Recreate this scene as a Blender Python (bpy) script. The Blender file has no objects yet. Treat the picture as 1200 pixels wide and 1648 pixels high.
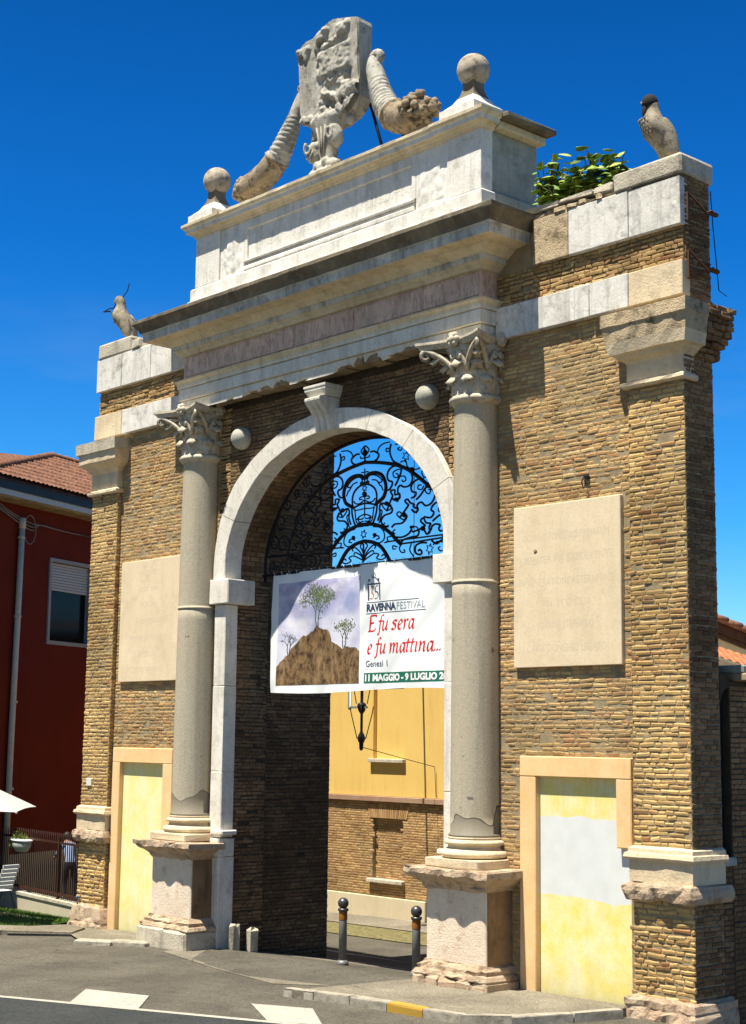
import bpy, bmesh, math, random
from mathutils import Vector, Matrix, noise
R = math.radians
rnd = random.Random(7)
scn = bpy.context.scene
col = scn.collection

# ------------------------------------------------------------------ camera
cam_d = bpy.data.cameras.new('camera'); cam = bpy.data.objects.new('camera', cam_d); col.objects.link(cam)
cr = Vector((0.6718434, 0.7405997, 0.0117706)); cu = Vector((0.1009716, -0.1073173, 0.9890843)); cf = Vector((-0.7337787, 0.6633213, 0.1468798))
m = Matrix.Identity(4)
for i in range(3):
    m[i][0] = cr[i]; m[i][1] = cu[i]; m[i][2] = -cf[i]
m.translation = Vector((21.4272, -18.2973, 3.6995))
cam.matrix_world = m
cam_d.sensor_fit = 'VERTICAL'; cam_d.sensor_height = 36.0; cam_d.sensor_width = 36.0; cam_d.lens = 53.94
cam_d.clip_start = 0.1; cam_d.clip_end = 3000
scn.camera = cam

# ------------------------------------------------------------------ sun and sky
SUN_EL = R(69.2); SUN_AZ = math.atan2(0.13, 1.137)      # light travels towards +Y, a little towards +X
to_sun = Vector((-math.sin(SUN_AZ)*math.cos(SUN_EL), -math.cos(SUN_AZ)*math.cos(SUN_EL), math.sin(SUN_EL)))
sd = bpy.data.lights.new('sun', 'SUN'); sd.energy = 5.0; sd.angle = R(0.53); sd.color = (1.0, 0.93, 0.80)
so = bpy.data.objects.new('sun', sd); col.objects.link(so)
so.rotation_euler = to_sun.to_track_quat('Z', 'Y').to_euler(); so.location = (0, -20, 40)
w = bpy.data.worlds.new('World'); scn.world = w; w.use_nodes = True
nt = w.node_tree; nt.nodes.clear()
sky = nt.nodes.new('ShaderNodeTexSky'); sky.sky_type = 'NISHITA'; sky.sun_disc = False
sky.sun_elevation = SUN_EL; sky.sun_rotation = math.pi - SUN_AZ + math.pi*0 ; sky.altitude = 0
sky.air_density = 1.0; sky.dust_density = 0.2; sky.ozone_density = 4.0
hs = nt.nodes.new('ShaderNodeHueSaturation'); hs.inputs['Saturation'].default_value = 1.15; hs.inputs['Hue'].default_value = 0.497
gm = nt.nodes.new('ShaderNodeMix'); gm.data_type = 'RGBA'; gm.blend_type = 'MULTIPLY'; gm.inputs['Factor'].default_value = 1.0; sdot = nt.nodes.new('ShaderNodeSeparateXYZ'); smr = nt.nodes.new('ShaderNodeMapRange'); smr.interpolation_type = 'SMOOTHSTEP'; smr.inputs['From Min'].default_value = 0.35; smr.inputs['From Max'].default_value = -0.55; tint = nt.nodes.new('ShaderNodeMix'); tint.data_type = 'RGBA'; zr = nt.nodes.new('ShaderNodeValToRGB'); tint.inputs['B'].default_value = (0.80, 0.88, 0.95, 1)
tc = nt.nodes.new('ShaderNodeTexCoord'); mp = nt.nodes.new('ShaderNodeMapping'); mp.inputs['Scale'].default_value = (2.2, 2.2, 9.0)
cl = nt.nodes.new('ShaderNodeTexNoise'); cl.inputs['Scale'].default_value = 2.3; cl.inputs['Detail'].default_value = 7; cl.inputs['Roughness'].default_value = 0.62
crp = nt.nodes.new('ShaderNodeValToRGB'); crp.color_ramp.elements[0].position = 0.50; crp.color_ramp.elements[0].color = (0, 0, 0, 1); crp.color_ramp.elements[1].position = 0.85; crp.color_ramp.elements[1].color = (0.26, 0.26, 0.26, 1)
mx = nt.nodes.new('ShaderNodeMix'); mx.data_type = 'RGBA'; mx.inputs['B'].default_value = (4.6, 5.6, 7.0, 1)
zmr = nt.nodes.new('ShaderNodeMapRange'); zmr.inputs['From Min'].default_value = 0.0; zmr.inputs['From Max'].default_value = 0.5
zsc = nt.nodes.new('ShaderNodeVectorMath'); zsc.operation = 'SCALE'; zsc.inputs['Scale'].default_value = 2.0
_e = zr.color_ramp.elements; _e.new(.3); _e.new(.6)
for _k, (_p, _c) in enumerate(((0.0, (.58, .76, .84)), (.28, (.15, .54, .83)), (.62, (.035, .38, .72)), (1.0, (.015, .27, .52)))): _e[_k].position = _p; _e[_k].color = (*_c, 1)
bg = nt.nodes.new('ShaderNodeBackground'); bg.inputs['Strength'].default_value = 0.052
ow = nt.nodes.new('ShaderNodeOutputWorld')
L = nt.links.new
L(tc.outputs['Generated'], sdot.inputs[0]); L(sdot.outputs['Y'], smr.inputs['Value']); L(smr.outputs[0], tint.inputs['Factor']); L(tint.outputs['Result'], gm.inputs['B']); L(sdot.outputs['Z'], zmr.inputs['Value']); L(zmr.outputs[0], zr.inputs[0]); L(zr.outputs[0], zsc.inputs[0]); L(zsc.outputs[0], tint.inputs['A']); L(sky.outputs[0], hs.inputs['Color']); L(hs.outputs[0], gm.inputs['A']); L(tc.outputs['Generated'], mp.inputs[0]); L(mp.outputs[0], cl.inputs['Vector'])
L(cl.outputs[0], crp.inputs[0]); cmk = nt.nodes.new('ShaderNodeMapRange'); cmk.inputs['From Min'].default_value = 0.30; cmk.inputs['From Max'].default_value = 0.16; cmm = nt.nodes.new('ShaderNodeMath'); cmm.operation = 'MULTIPLY'; L(sdot.outputs['Z'], cmk.inputs['Value']); L(cmk.outputs[0], cmm.inputs[0]); L(crp.outputs[0], cmm.inputs[1]); L(cmm.outputs[0], mx.inputs['Factor']); L(gm.outputs['Result'], mx.inputs['A']); L(mx.outputs['Result'], bg.inputs['Color']); L(bg.outputs[0], ow.inputs[0])
scn.view_settings.view_transform = 'Standard'; scn.view_settings.look = 'None'; scn.view_settings.gamma = 1.0
scn.view_settings.exposure = 1.0
scn.render.engine = 'CYCLES'

# ------------------------------------------------------------------ materials
class NB:
    def __init__(s, name):
        s.m = bpy.data.materials.new(name); s.m.use_nodes = True; s.t = s.m.node_tree; s.t.nodes.clear()
        s.b = s.n('ShaderNodeBsdfPrincipled'); s.o = s.n('ShaderNodeOutputMaterial'); s.l(s.b.outputs[0], s.o.inputs[0])
        s.co = s.n('ShaderNodeTexCoord').outputs['Object']
    def n(s, t, **k):
        x = s.t.nodes.new(t)
        for a, v in k.items(): setattr(x, a, v)
        return x
    def l(s, a, b): s.t.links.new(a, b)
    def noise(s, scale, detail=4, rough=0.55, stretch=None, off=0.0):
        x = s.n('ShaderNodeTexNoise'); x.inputs['Scale'].default_value = scale; x.inputs['Detail'].default_value = detail; x.inputs['Roughness'].default_value = rough
        v = s.co
        if stretch or off:
            p = s.n('ShaderNodeMapping'); s.l(v, p.inputs[0]); p.inputs['Scale'].default_value = stretch or (1, 1, 1); p.inputs['Location'].default_value = (off, off*1.7, off*0.6); v = p.outputs[0]
        s.l(v, x.inputs['Vector']); return x.outputs[0]
    def ramp(s, v, stops):
        r = s.n('ShaderNodeValToRGB'); e = r.color_ramp.elements
        while len(e) < len(stops): e.new(0.5)
        for i, (p, c) in enumerate(stops):
            e[i].position = p; e[i].color = (c, c, c, 1) if not isinstance(c, tuple) else (c[0], c[1], c[2], 1)
        s.l(v, r.inputs[0]); return r.outputs[0]
    def mix(s, f, a, b, mode='MIX'):
        x = s.n('ShaderNodeMix', data_type='RGBA', blend_type=mode)
        for v, k in ((f, 'Factor'), (a, 'A'), (b, 'B')):
            if hasattr(v, 'is_output'): s.l(v, x.inputs[k])
            elif isinstance(v, tuple): x.inputs[k].default_value = (*v[:3], 1)
            else: x.inputs[k].default_value = v
        return x.outputs['Result']
    def math(s, op, a, b=0.0):
        x = s.n('ShaderNodeMath', operation=op)
        for i, v in enumerate((a, b)):
            if hasattr(v, 'is_output'): s.l(v, x.inputs[i])
            else: x.inputs[i].default_value = v
        return x.outputs[0]
    def xyz(s, k):
        x = s.n('ShaderNodeSeparateXYZ'); s.l(s.co, x.inputs[0]); return x.outputs['XYZ'.index(k)]
    def fin(s, c, rough=0.85, bump=None, bs=0.3, bd=0.02, metal=0.0, spec=0.3):
        if hasattr(c, 'is_output'): s.l(c, s.b.inputs['Base Color'])
        else: s.b.inputs['Base Color'].default_value = (*c, 1)
        if hasattr(rough, 'is_output'): s.l(rough, s.b.inputs['Roughness'])
        else: s.b.inputs['Roughness'].default_value = rough
        s.b.inputs['Metallic'].default_value = metal; s.b.inputs['Specular IOR Level'].default_value = spec
        if bump is not None:
            k = s.n('ShaderNodeBump'); k.inputs['Strength'].default_value = bs; k.inputs['Distance'].default_value = bd
            s.l(bump, k.inputs['Height']); s.l(k.outputs[0], s.b.inputs['Normal'])
        return s.m

def brick_mat(name, stops, wash=(0.30, 0.25, 0.17), wash_amt=0.5, dark=1.0):
    b = NB(name); g = b.n('ShaderNodeNewGeometry').outputs['Random Per Island']
    c = b.ramp(g, stops)
    big = b.ramp(b.noise(0.9, 5), [(0.40, 0.0), (0.66, wash_amt)])
    c = b.mix(big, c, wash)
    red = b.ramp(b.noise(0.55, 3, off=9), [(0.58, 0.0), (0.72, 0.45)])
    c = b.mix(red, c, (0.36*dark, 0.19*dark, 0.105*dark))
    soil = b.ramp(b.noise(.45, 6, .62, off=15), [(.36, .60), (.60, 1.10)]); c = b.mix(1.0, c, soil, 'MULTIPLY')
    spots = b.ramp(b.noise(3.4, 7, .7, off=31), [(.60, 0.), (.70, .7)]); c = b.mix(spots, c, tuple(x*.42 for x in wash))
    pale = b.ramp(b.noise(2.1, 6, .7, off=44), [(.62, 0.), (.74, .6)]); c = b.mix(pale, c, tuple(min(1, x*1.45) for x in wash))
    fine = b.noise(45, 5, 0.7)
    c = b.mix(0.7, c, b.ramp(fine, [(0.28, 0.45), (0.62, 1.15)]), 'MULTIPLY')
    c = b.mix(1.0, c, (1.05, 1.01, .88), 'MULTIPLY')
    return b.fin(c, 0.93, b.noise(70, 5, 0.7), 0.6, 0.012, spec=0.15)
S = lambda *c: c
BR_YEL = brick_mat('brick_ochre', [(0.0, S(0.412, 0.257, 0.109)), (.25, S(0.577, 0.389, 0.172)), (.5, S(0.659, 0.456, 0.210)), (.72, S(0.515, 0.342, 0.155)), (.88, S(0.721, 0.522, 0.260)), (.96, S(0.371, 0.180, 0.084)), (1.0, S(0.288, 0.180, 0.092))], wash=(.42, .335, .19))
BR_OLD = brick_mat('brick_weathered', [(0.0, S(0.330, 0.214, 0.101)), (.22, S(0.484, 0.318, 0.151)), (.45, S(0.597, 0.418, 0.202)), (.62, S(0.443, 0.237, 0.118)), (.78, S(0.536, 0.370, 0.185)), (.9, S(0.680, 0.494, 0.252)), (1.0, S(0.350, 0.171, 0.084))], wash=(.36, .28, .165), wash_amt=.6)
BR_DARK = brick_mat('brick_dark_shaded', [(0.0, S(0.154, 0.098, 0.059)), (.4, S(0.238, 0.147, 0.087)), (.75, S(0.322, 0.210, 0.126)), (1.0, S(0.168, 0.087, 0.056))], wash=(.15, .115, .07), wash_amt=.6, dark=.4)  # dark brick; shade of passage, spandrel and wall ends put into its colour
BR_NEW = brick_mat('brick_brown', [(0.0, S(0.371, 0.218, 0.105)), (.35, S(0.494, 0.314, 0.151)), (.7, S(0.597, 0.399, 0.206)), (1.0, S(0.330, 0.180, 0.092))], wash_amt=.2)
def mortar(name, c):
    b = NB(name); k = b.mix(b.ramp(b.noise(6, 6), [(.3, 0.), (.7, 1.)]), tuple(x*.6 for x in c), c)
    return b.fin(k, .95, b.noise(60, 6, .7), .8, .02, spec=.1)
MORTAR = mortar('mortar', (.40, .315, .19)); MORTAR_D = mortar('mortar_dark_shaded', (.085, .065, .045))  # the dark mortar has shade put into its colour as well

def stone(name, a, b2, dirt=(.13, .115, .09), dirt_lo=.55, dirt_hi=.78, dirt_max=.75, streak=0.5, vein=0.0, bump=.35, bd=.012, scale=1.0, rough=.75, strokes=0.0):
    b = NB(name)
    c = b.mix(b.ramp(b.noise(1.6*scale, 6, .6), [(.35, 0.), (.65, 1.)]), a, b2)
    if vein:
        v = b.n('ShaderNodeTexWave'); v.wave_type = 'BANDS'; v.bands_direction = 'DIAGONAL'; v.inputs['Scale'].default_value = 1.1; v.inputs['Distortion'].default_value = 16; v.inputs['Detail'].default_value = 5; v.inputs['Detail Scale'].default_value = 1.4
        b.l(b.co, v.inputs['Vector'])
        c = b.mix(b.ramp(v.outputs[0], [(0.0, vein), (0.10, 0.)]), c, tuple(x*.55 for x in b2))
    d = b.ramp(b.noise(3.1*scale, 8, .68, off=3), [(dirt_lo, 0.), (dirt_hi, dirt_max)])
    if streak:
        st = b.ramp(b.noise(1.0, 6, .65, stretch=(5, 5, .45), off=5), [(.5, 0.), (.74, streak)])
        d = b.math('MAXIMUM', d, st)
    c = b.mix(d, c, dirt)
    if strokes:
        c = b.mix(b.ramp(b.noise(1.0, 3, .6, stretch=(17, 17, 4.5), off=11), [(.52, 0.), (.60, strokes)]), c, dirt)
    sp = b.ramp(b.noise(26*scale, 5, .7), [(.36, .82), (.5, 1.0)])
    c = b.mix(.8, c, sp, 'MULTIPLY')
    return b.fin(c, rough, b.noise(22*scale, 8, .7), bump, bd, spec=.25)
MARBLE = stone('white_marble', (.78, .74, .65), (.66, .62, .54), dirt=(.20, .17, .12), dirt_lo=.54, dirt_hi=.76, dirt_max=.62, streak=.42, vein=.2)
MARBLE_ATT = stone('attic_marble', (.80, .775, .71), (.67, .65, .585), dirt=(.20, .175, .12), dirt_lo=.55, dirt_hi=.76, dirt_max=.65, streak=.5, vein=.15, bump=.5)
MARBLE_BAND = stone('band_marble', (.75, .725, .66), (.60, .58, .52), dirt=(.15, .13, .095), dirt_lo=.53, dirt_hi=.72, dirt_max=.75, streak=.55, vein=.3, bump=.5)
CORNICE = stone('cornice_stone', (.78, .67, .46), (.64, .53, .34), dirt=(.26, .19, .105), dirt_lo=.52, dirt_hi=.76, dirt_max=.65, streak=.5)
CORN_DARK = stone('cornice_blackened', (.20, .165, .11), (.12, .098, .066), dirt=(.36, .31, .22), dirt_lo=.55, dirt_hi=.75, dirt_max=.6, streak=.5)
CORN_BLUE = stone('cornice_grey', (.66, .63, .54), (.50, .48, .41), dirt=(.12, .105, .08), dirt_lo=.5, dirt_hi=.7, dirt_max=.85, streak=.7)
ARCHIT = stone('architrave_stone', (.77, .73, .63), (.65, .615, .52), dirt=(.28, .24, .17), dirt_lo=.54, dirt_hi=.80, dirt_max=.6, streak=.5, vein=.15)
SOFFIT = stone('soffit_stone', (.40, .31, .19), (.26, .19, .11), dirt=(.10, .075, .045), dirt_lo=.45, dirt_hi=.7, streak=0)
FRIEZE = stone('pink_frieze', (.86, .62, .49), (.72, .51, .39), dirt=(.36, .24, .18), dirt_lo=.47, dirt_hi=.70, dirt_max=.7, streak=.6, bump=.9, bd=.03, strokes=.5)
TAN = stone('tan_stone', (.72, .595, .40), (.62, .50, .33), dirt=(.22, .17, .11), dirt_lo=.54, dirt_hi=.78, dirt_max=.65, streak=.3, bump=.6, bd=.025)
TANROUGH = stone('eroded_tan_stone', (.70, .56, .355), (.58, .445, .27), dirt=(.13, .10, .06), dirt_lo=.50, dirt_hi=.66, dirt_max=.85, streak=.25, bump=1.0, bd=.06, scale=1.6)
PINK = stone('pink_limestone', (.64, .51, .35), (.56, .40, .27), dirt=(.22, .13, .075), dirt_lo=.5, dirt_hi=.66, dirt_max=.8, streak=0, bump=1.0, bd=.05, scale=1.7)
PEDST = stone('pedestal_marble', (.78, .68, .53), (.68, .55, .42), dirt=(.36, .20, .12), dirt_lo=.56, dirt_hi=.70, dirt_max=.75, streak=0, bump=.8, bd=.02, scale=1.5)
PEDSIDE = stone('pedestal_side_stone', (.30, .19, .10), (.22, .135, .07), dirt=(.09, .055, .03), dirt_lo=.5, dirt_hi=.7, streak=.85)
PLAQUE = stone('beige_plaque_stone', (.74, .61, .42), (.68, .55, .365), dirt=(.52, .42, .28), dirt_lo=.5, dirt_hi=.8, dirt_max=.75, streak=.4, bump=.12, bd=.004, rough=.65)
SCULPT = stone('carved_stone', (.60, .57, .49), (.43, .405, .34), dirt=(.085, .075, .055), dirt_lo=.50, dirt_hi=.68, dirt_max=.85, streak=.5, bump=1.0, bd=.03, scale=2.0)
SCULPT_B = stone('carved_stone_brown', (.48, .38, .255), (.35, .27, .17), dirt=(.075, .057, .036), dirt_lo=.48, dirt_hi=.64, dirt_max=.9, streak=.3, bump=1.0, bd=.04, scale=2.4)
BALLST = stone('ball_stone', (.58, .50, .38), (.46, .39, .29), dirt=(.12, .10, .075), dirt_lo=.48, dirt_hi=.68, dirt_max=.8, streak=0, bump=1.0, bd=.03, scale=2.5)
STUCCO = stone('grey_stucco', (.40, .41, .36), (.30, .32, .28), dirt=(.16, .165, .11), dirt_lo=.45, dirt_hi=.7, dirt_max=.7, streak=.6)
COPING = stone('coping_stone', (.60, .54, .42), (.48, .43, .33), dirt=(.17, .14, .10), dirt_lo=.5, dirt_hi=.74, dirt_max=.8, streak=.5, bump=.7, bd=.03)

def granite():
    b = NB('grey_granite')
    v = b.n('ShaderNodeTexVoronoi'); v.inputs['Scale'].default_value = 55; b.l(b.co, v.inputs['Vector'])
    c = b.mix(b.ramp(v.outputs['Color'], [(.2, 0.), (.8, 1.)]), (.42, .37, .27), (.54, .475, .35))
    c = b.mix(b.ramp(b.noise(90, 3), [(.42, 0.), (.64, .45)]), c, (.20, .18, .14))
    c = b.mix(b.ramp(b.noise(1.3, 6, off=2), [(.45, 0.), (.7, .4)]), c, (.46, .39, .26))
    st = b.ramp(b.noise(1.0, 6, .6, stretch=(7, 7, .35), off=4), [(.52, 0.), (.75, .4)])
    c = b.mix(st, c, (.17, .155, .12))
    z = b.xyz('Z'); zz = b.math('ADD', z, b.math('MULTIPLY', b.noise(1.9, 1.5, .4, off=1), .9))
    low = b.math('LESS_THAN', zz, 2.98); c = b.mix(b.math('MULTIPLY', low, .75), c, (.155, .135, .10))
    # edge of the repair: a thin dark line
    edge = b.math('MULTIPLY', b.math('LESS_THAN', b.math('ABSOLUTE', b.math('SUBTRACT', zz, 2.98)), .011), .8); c = b.mix(edge, c, (.035, .03, .025))
    pit = b.ramp(b.noise(5.5, 3, .5, off=7), [(.70, 0.), (.74, .75)]); c = b.mix(pit, c, (.10, .09, .07))
    return b.fin(c, .62, b.noise(60, 6, .7), .35, .008, spec=.3)
GRANITE = granite()

def plaster(name, a, b2, sc=2.0, patch=None, bump=.15):
    b = NB(name); c = b.mix(b.ramp(b.noise(sc, 6, .6), [(.35, 0.), (.68, 1.)]), a, b2)
    c = b.mix(.5, c, b.ramp(b.noise(30, 4), [(.3, .85), (.6, 1.03)]), 'MULTIPLY')
    st_ = b.ramp(b.noise(1.0, 6, .65, stretch=(6, 6, .5), off=5), [(.54, 0.), (.76, .30)]); c = b.mix(st_, c, tuple(x*.5 for x in b2))
    lowd = b.n('ShaderNodeMapRange'); lowd.inputs['From Min'].default_value = .55; lowd.inputs['From Max'].default_value = -.3; b.l(b.math('ADD', b.xyz('Z'), b.math('MULTIPLY', b.math('SUBTRACT', b.noise(4, 5), .5), .9)), lowd.inputs['Value']); c = b.mix(b.math('MULTIPLY', lowd.outputs[0], .35), c, (.30, .25, .16))
    if patch:
        z = b.math('ADD', b.xyz('Z'), b.math('ADD', b.math('MULTIPLY', b.math('SUBTRACT', b.noise(5, 4), .5), .10), b.math('MULTIPLY', b.math('SUBTRACT', b.noise(1.0, 2), .5), .22)))
        k = b.math('MULTIPLY', b.math('GREATER_THAN', z, patch[0]), b.math('LESS_THAN', z, patch[1]))
        pc = b.mix(b.ramp(b.noise(3.5, 5), [(.3, 0.), (.7, 1.)]), patch[2], tuple(x*.9 for x in patch[2]))
        c = b.mix(k, c, pc)
    return b.fin(c, .9, b.noise(35, 6, .6), bump, .01, spec=.15)
YELDOOR = plaster('yellow_plaster', (.80, .71, .27), (.79, .75, .47), 2.6)
YELDOOR2 = plaster('yellow_plaster_patched', (.78, .66, .19), (.77, .72, .44), 3.2, patch=(1.36, 2.55, (.68, .70, .68)))
PEACH = plaster('peach_plaster', (.80, .555, .29), (.75, .48, .22), 3.0)
OCHRE = plaster('ochre_plaster', (.76, .52, .16), (.71, .47, .135), 1.0)
CREAM = plaster('cream_plaster', (.74, .64, .44), (.66, .56, .38), 1.5)
REDWALL = plaster('oxblood_plaster', (.135, .017, .007), (.11, .013, .006), 1.2)
PALE = plaster('pale_plaster', (.66, .60, .46), (.56, .50, .38), 2.0)
def flat(name, c, rough=.6, metal=0., spec=.3, n=0., sc=12, bump=0):
    b = NB(name)
    if n:
        k = b.mix(b.ramp(b.noise(sc, 5, .6), [(.3, 0.), (.7, 1.)]), tuple(x*(1-n) for x in c), tuple(min(1, x*(1+n*.6)) for x in c))
    else: k = c
    return b.fin(k, rough, b.noise(sc*4, 4) if bump else None, bump, .01, metal, spec)
IRON = flat('wrought_iron', (.012, .012, .016), .5, .3, n=.3)
RUST = flat('rusty_iron', (.10, .045, .02), .8, .2, n=.5, sc=30)
RAILB = flat('brown_painted_iron', (.055, .022, .014), .55, .0, n=.3)
GUTTER = flat('grey_gutter_metal', (.42, .42, .38), .5, .2, n=.15)
PIPE = flat('pipe_paint', (.52, .47, .38), .5, .0, n=.15)
DARKG = flat('dark_glass', (.006, .007, .008), .15, 0, .12)
SHUT = flat('grey_shutter', (.42, .40, .37), .6, n=.1)
WHITEP = flat('white_plastic', (.80, .80, .78), .4, n=.05)
FABRIC = flat('white_canvas', (.50, .49, .46), .9, n=.06)
BANW = flat('banner_vinyl', (.80, .83, .82), .5, n=.04, sc=1.5)
RED = flat('red_print', (.62, .012, .018), .6); GREEN = flat('green_print', (.012, .14, .085), .6); NAVY = flat('navy_print', (.035, .05, .10), .6); GOLD = flat('orange_print', (.55, .20, .03), .6); WHITE = flat('white_print', (.82, .84, .83), .6)
PGREEN = flat('printed_leaf', (.13, .17, .055), .7, n=.6, sc=25); PDARK = flat('printed_bark', (.045, .035, .025), .7)
BOLL = flat('grey_painted_steel', (.20, .20, .195), .45, .3, n=.2, sc=20); BALLM = flat('dark_steel_ball', (.10, .095, .10), .35, .6, n=.2); ORANGE = flat('orange_band', (.30, .11, .02), .5, n=.25, sc=30)
LEAF = NB('fig_leaf')
_g = LEAF.n('ShaderNodeNewGeometry').outputs['Random Per Island']
LEAF.fin(LEAF.ramp(_g, [(0., S(.06, .11, .012)), (.4, S(.14, .24, .028)), (.75, S(.27, .37, .055)), (1., S(.40, .44, .10))]), .55, LEAF.noise(30, 3), .2, .01); LEAF.b.inputs['Transmission Weight'].default_value = 0.0; LEAF.b.inputs['Subsurface Weight'].default_value = 0.0
LEAF = LEAF.m
STEM = flat('plant_stem', (.09, .065, .035), .8, n=.3)
PLANTG = flat('planter_foliage', (.09, .13, .02), .7, n=.5, sc=20)
GRASSM = NB('grass_blades'); _g = GRASSM.n('ShaderNodeNewGeometry').outputs['Random Per Island']
GRASSM = GRASSM.fin(GRASSM.ramp(_g, [(0., S(.05, .12, .012)), (.6, S(.09, .19, .02)), (1., S(.16, .24, .04))]), .7)
LAWN = flat('lawn_soil', (.05, .10, .015), .95, n=.5, sc=14, bump=.6)
POT = flat('grey_pot', (.30, .33, .29), .6, n=.2)
def asphalt(name, a, b2, fine=.5):
    b = NB(name); c = b.mix(b.ramp(b.noise(.7, 7, .62), [(.38, 0.), (.62, 1.)]), a, b2)
    c = b.mix(.55, c, b.ramp(b.noise(30, 3, .8, off=2), [(.40, .55), (.60, 1.5)]), 'MULTIPLY')
    v = b.n('ShaderNodeTexVoronoi'); v.inputs['Scale'].default_value = 48; b.l(b.co, v.inputs['Vector'])
    c = b.mix(fine, c, b.ramp(v.outputs['Color'], [(.1, .45), (.9, 1.5)]), 'MULTIPLY')
    c = b.mix(b.ramp(b.noise(2.6, 8, .72, off=6), [(.57, 0.), (.68, .6)]), c, tuple(x*.5 for x in a))
    c = b.mix(b.ramp(b.noise(.9, 6, .7, stretch=(1, 3.2, 1), off=12), [(.56, 0.), (.74, .45)]), c, tuple(min(1, x*1.5) for x in b2))
    cv = b.n('ShaderNodeTexVoronoi', feature='DISTANCE_TO_EDGE'); cv.inputs['Scale'].default_value = .42
    wp = b.n('ShaderNodeMix', data_type='RGBA'); wp.inputs['Factor'].default_value = .22; b.l(b.co, wp.inputs['A'])
    nz = b.n('ShaderNodeTexNoise'); nz.inputs['Scale'].default_value = 1.7; nz.inputs['Detail'].default_value = 6; b.l(b.co, nz.inputs['Vector']); b.l(nz.outputs['Color'], wp.inputs['B']); b.l(wp.outputs['Result'], cv.inputs['Vector'])
    ck = b.math('MULTIPLY', b.math('LESS_THAN', cv.outputs['Distance'], .006), b.ramp(b.noise(.5, 3, off=20), [(.56, 0.), (.64, .55)]))
    c = b.mix(ck, c, (.02, .018, .015))
    return b.fin(c, .92, b.noise(110, 4, .7), .5, .01, spec=.2)
ASPH = asphalt('worn_asphalt', (.074, .067, .052), (.108, .098, .076)); ASPH_N = asphalt('new_asphalt', (.030, .034, .034), (.042, .045, .044)); PAVE = asphalt('concrete_pavement', (.15, .132, .098), (.215, .19, .142), .45)
KERB = stone('kerb_stone', (.44, .40, .32), (.34, .31, .24), dirt=(.14, .12, .09), dirt_lo=.45, dirt_hi=.68, dirt_max=.75, streak=.2, bump=.7, bd=.02, scale=2)
def paintm(name, c, under):
    b = NB(name); k = b.mix(b.ramp(b.noise(9, 7, .7), [(.55, 0.), (.68, .85)]), c, under)
    k = b.mix(b.ramp(b.noise(1.4, 4), [(.35, 0.), (.7, .35)]), k, tuple(x*.6 for x in c))
    return b.fin(k, .8, b.noise(80, 4), .3, .006)
WPAINT = paintm('white_road_paint', (.40, .38, .32), (.15, .135, .105)); YPAINT = paintm('yellow_kerb_paint', (.42, .25, .03), (.26, .23, .17))
TILE = NB('roof_tile'); _n = TILE.noise(5, 5); _n2 = TILE.noise(1.2, 4)
_c = TILE.mix(TILE.ramp(_n, [(.3, 0.), (.7, 1.)]), (.14, .062, .038), (.29, .145, .088)); _c = TILE.mix(TILE.ramp(TILE.noise(14, 3, off=3), [(.5, 0.), (.66, .75)]), _c, (.10, .065, .045))
TILE = TILE.fin(_c, .9, TILE.noise(40, 4), .5, .02, spec=.15)
TILE_N = flat('new_roof_tile', (.50, .16, .07), .85, n=.35, sc=6)
SKIN = flat('skin', (.42, .24, .16), .6); HAIR = flat('dark_hair', (.015, .011, .009), .6); SHOE = flat('white_shoe', (.6, .6, .58), .6)
CLOTH = flat('blue_shirt_cloth', (.20, .27, .42), .9, n=.15); TROUS = flat('dark_trousers_cloth', (.016, .018, .03), .9, n=.2)
PAINT_SHADE_DK = flat('dark_paint_and_shade', (.010, .014, .022), .5, n=.3)  # rod paint; also painted shade for the side void and eave gap

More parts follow.
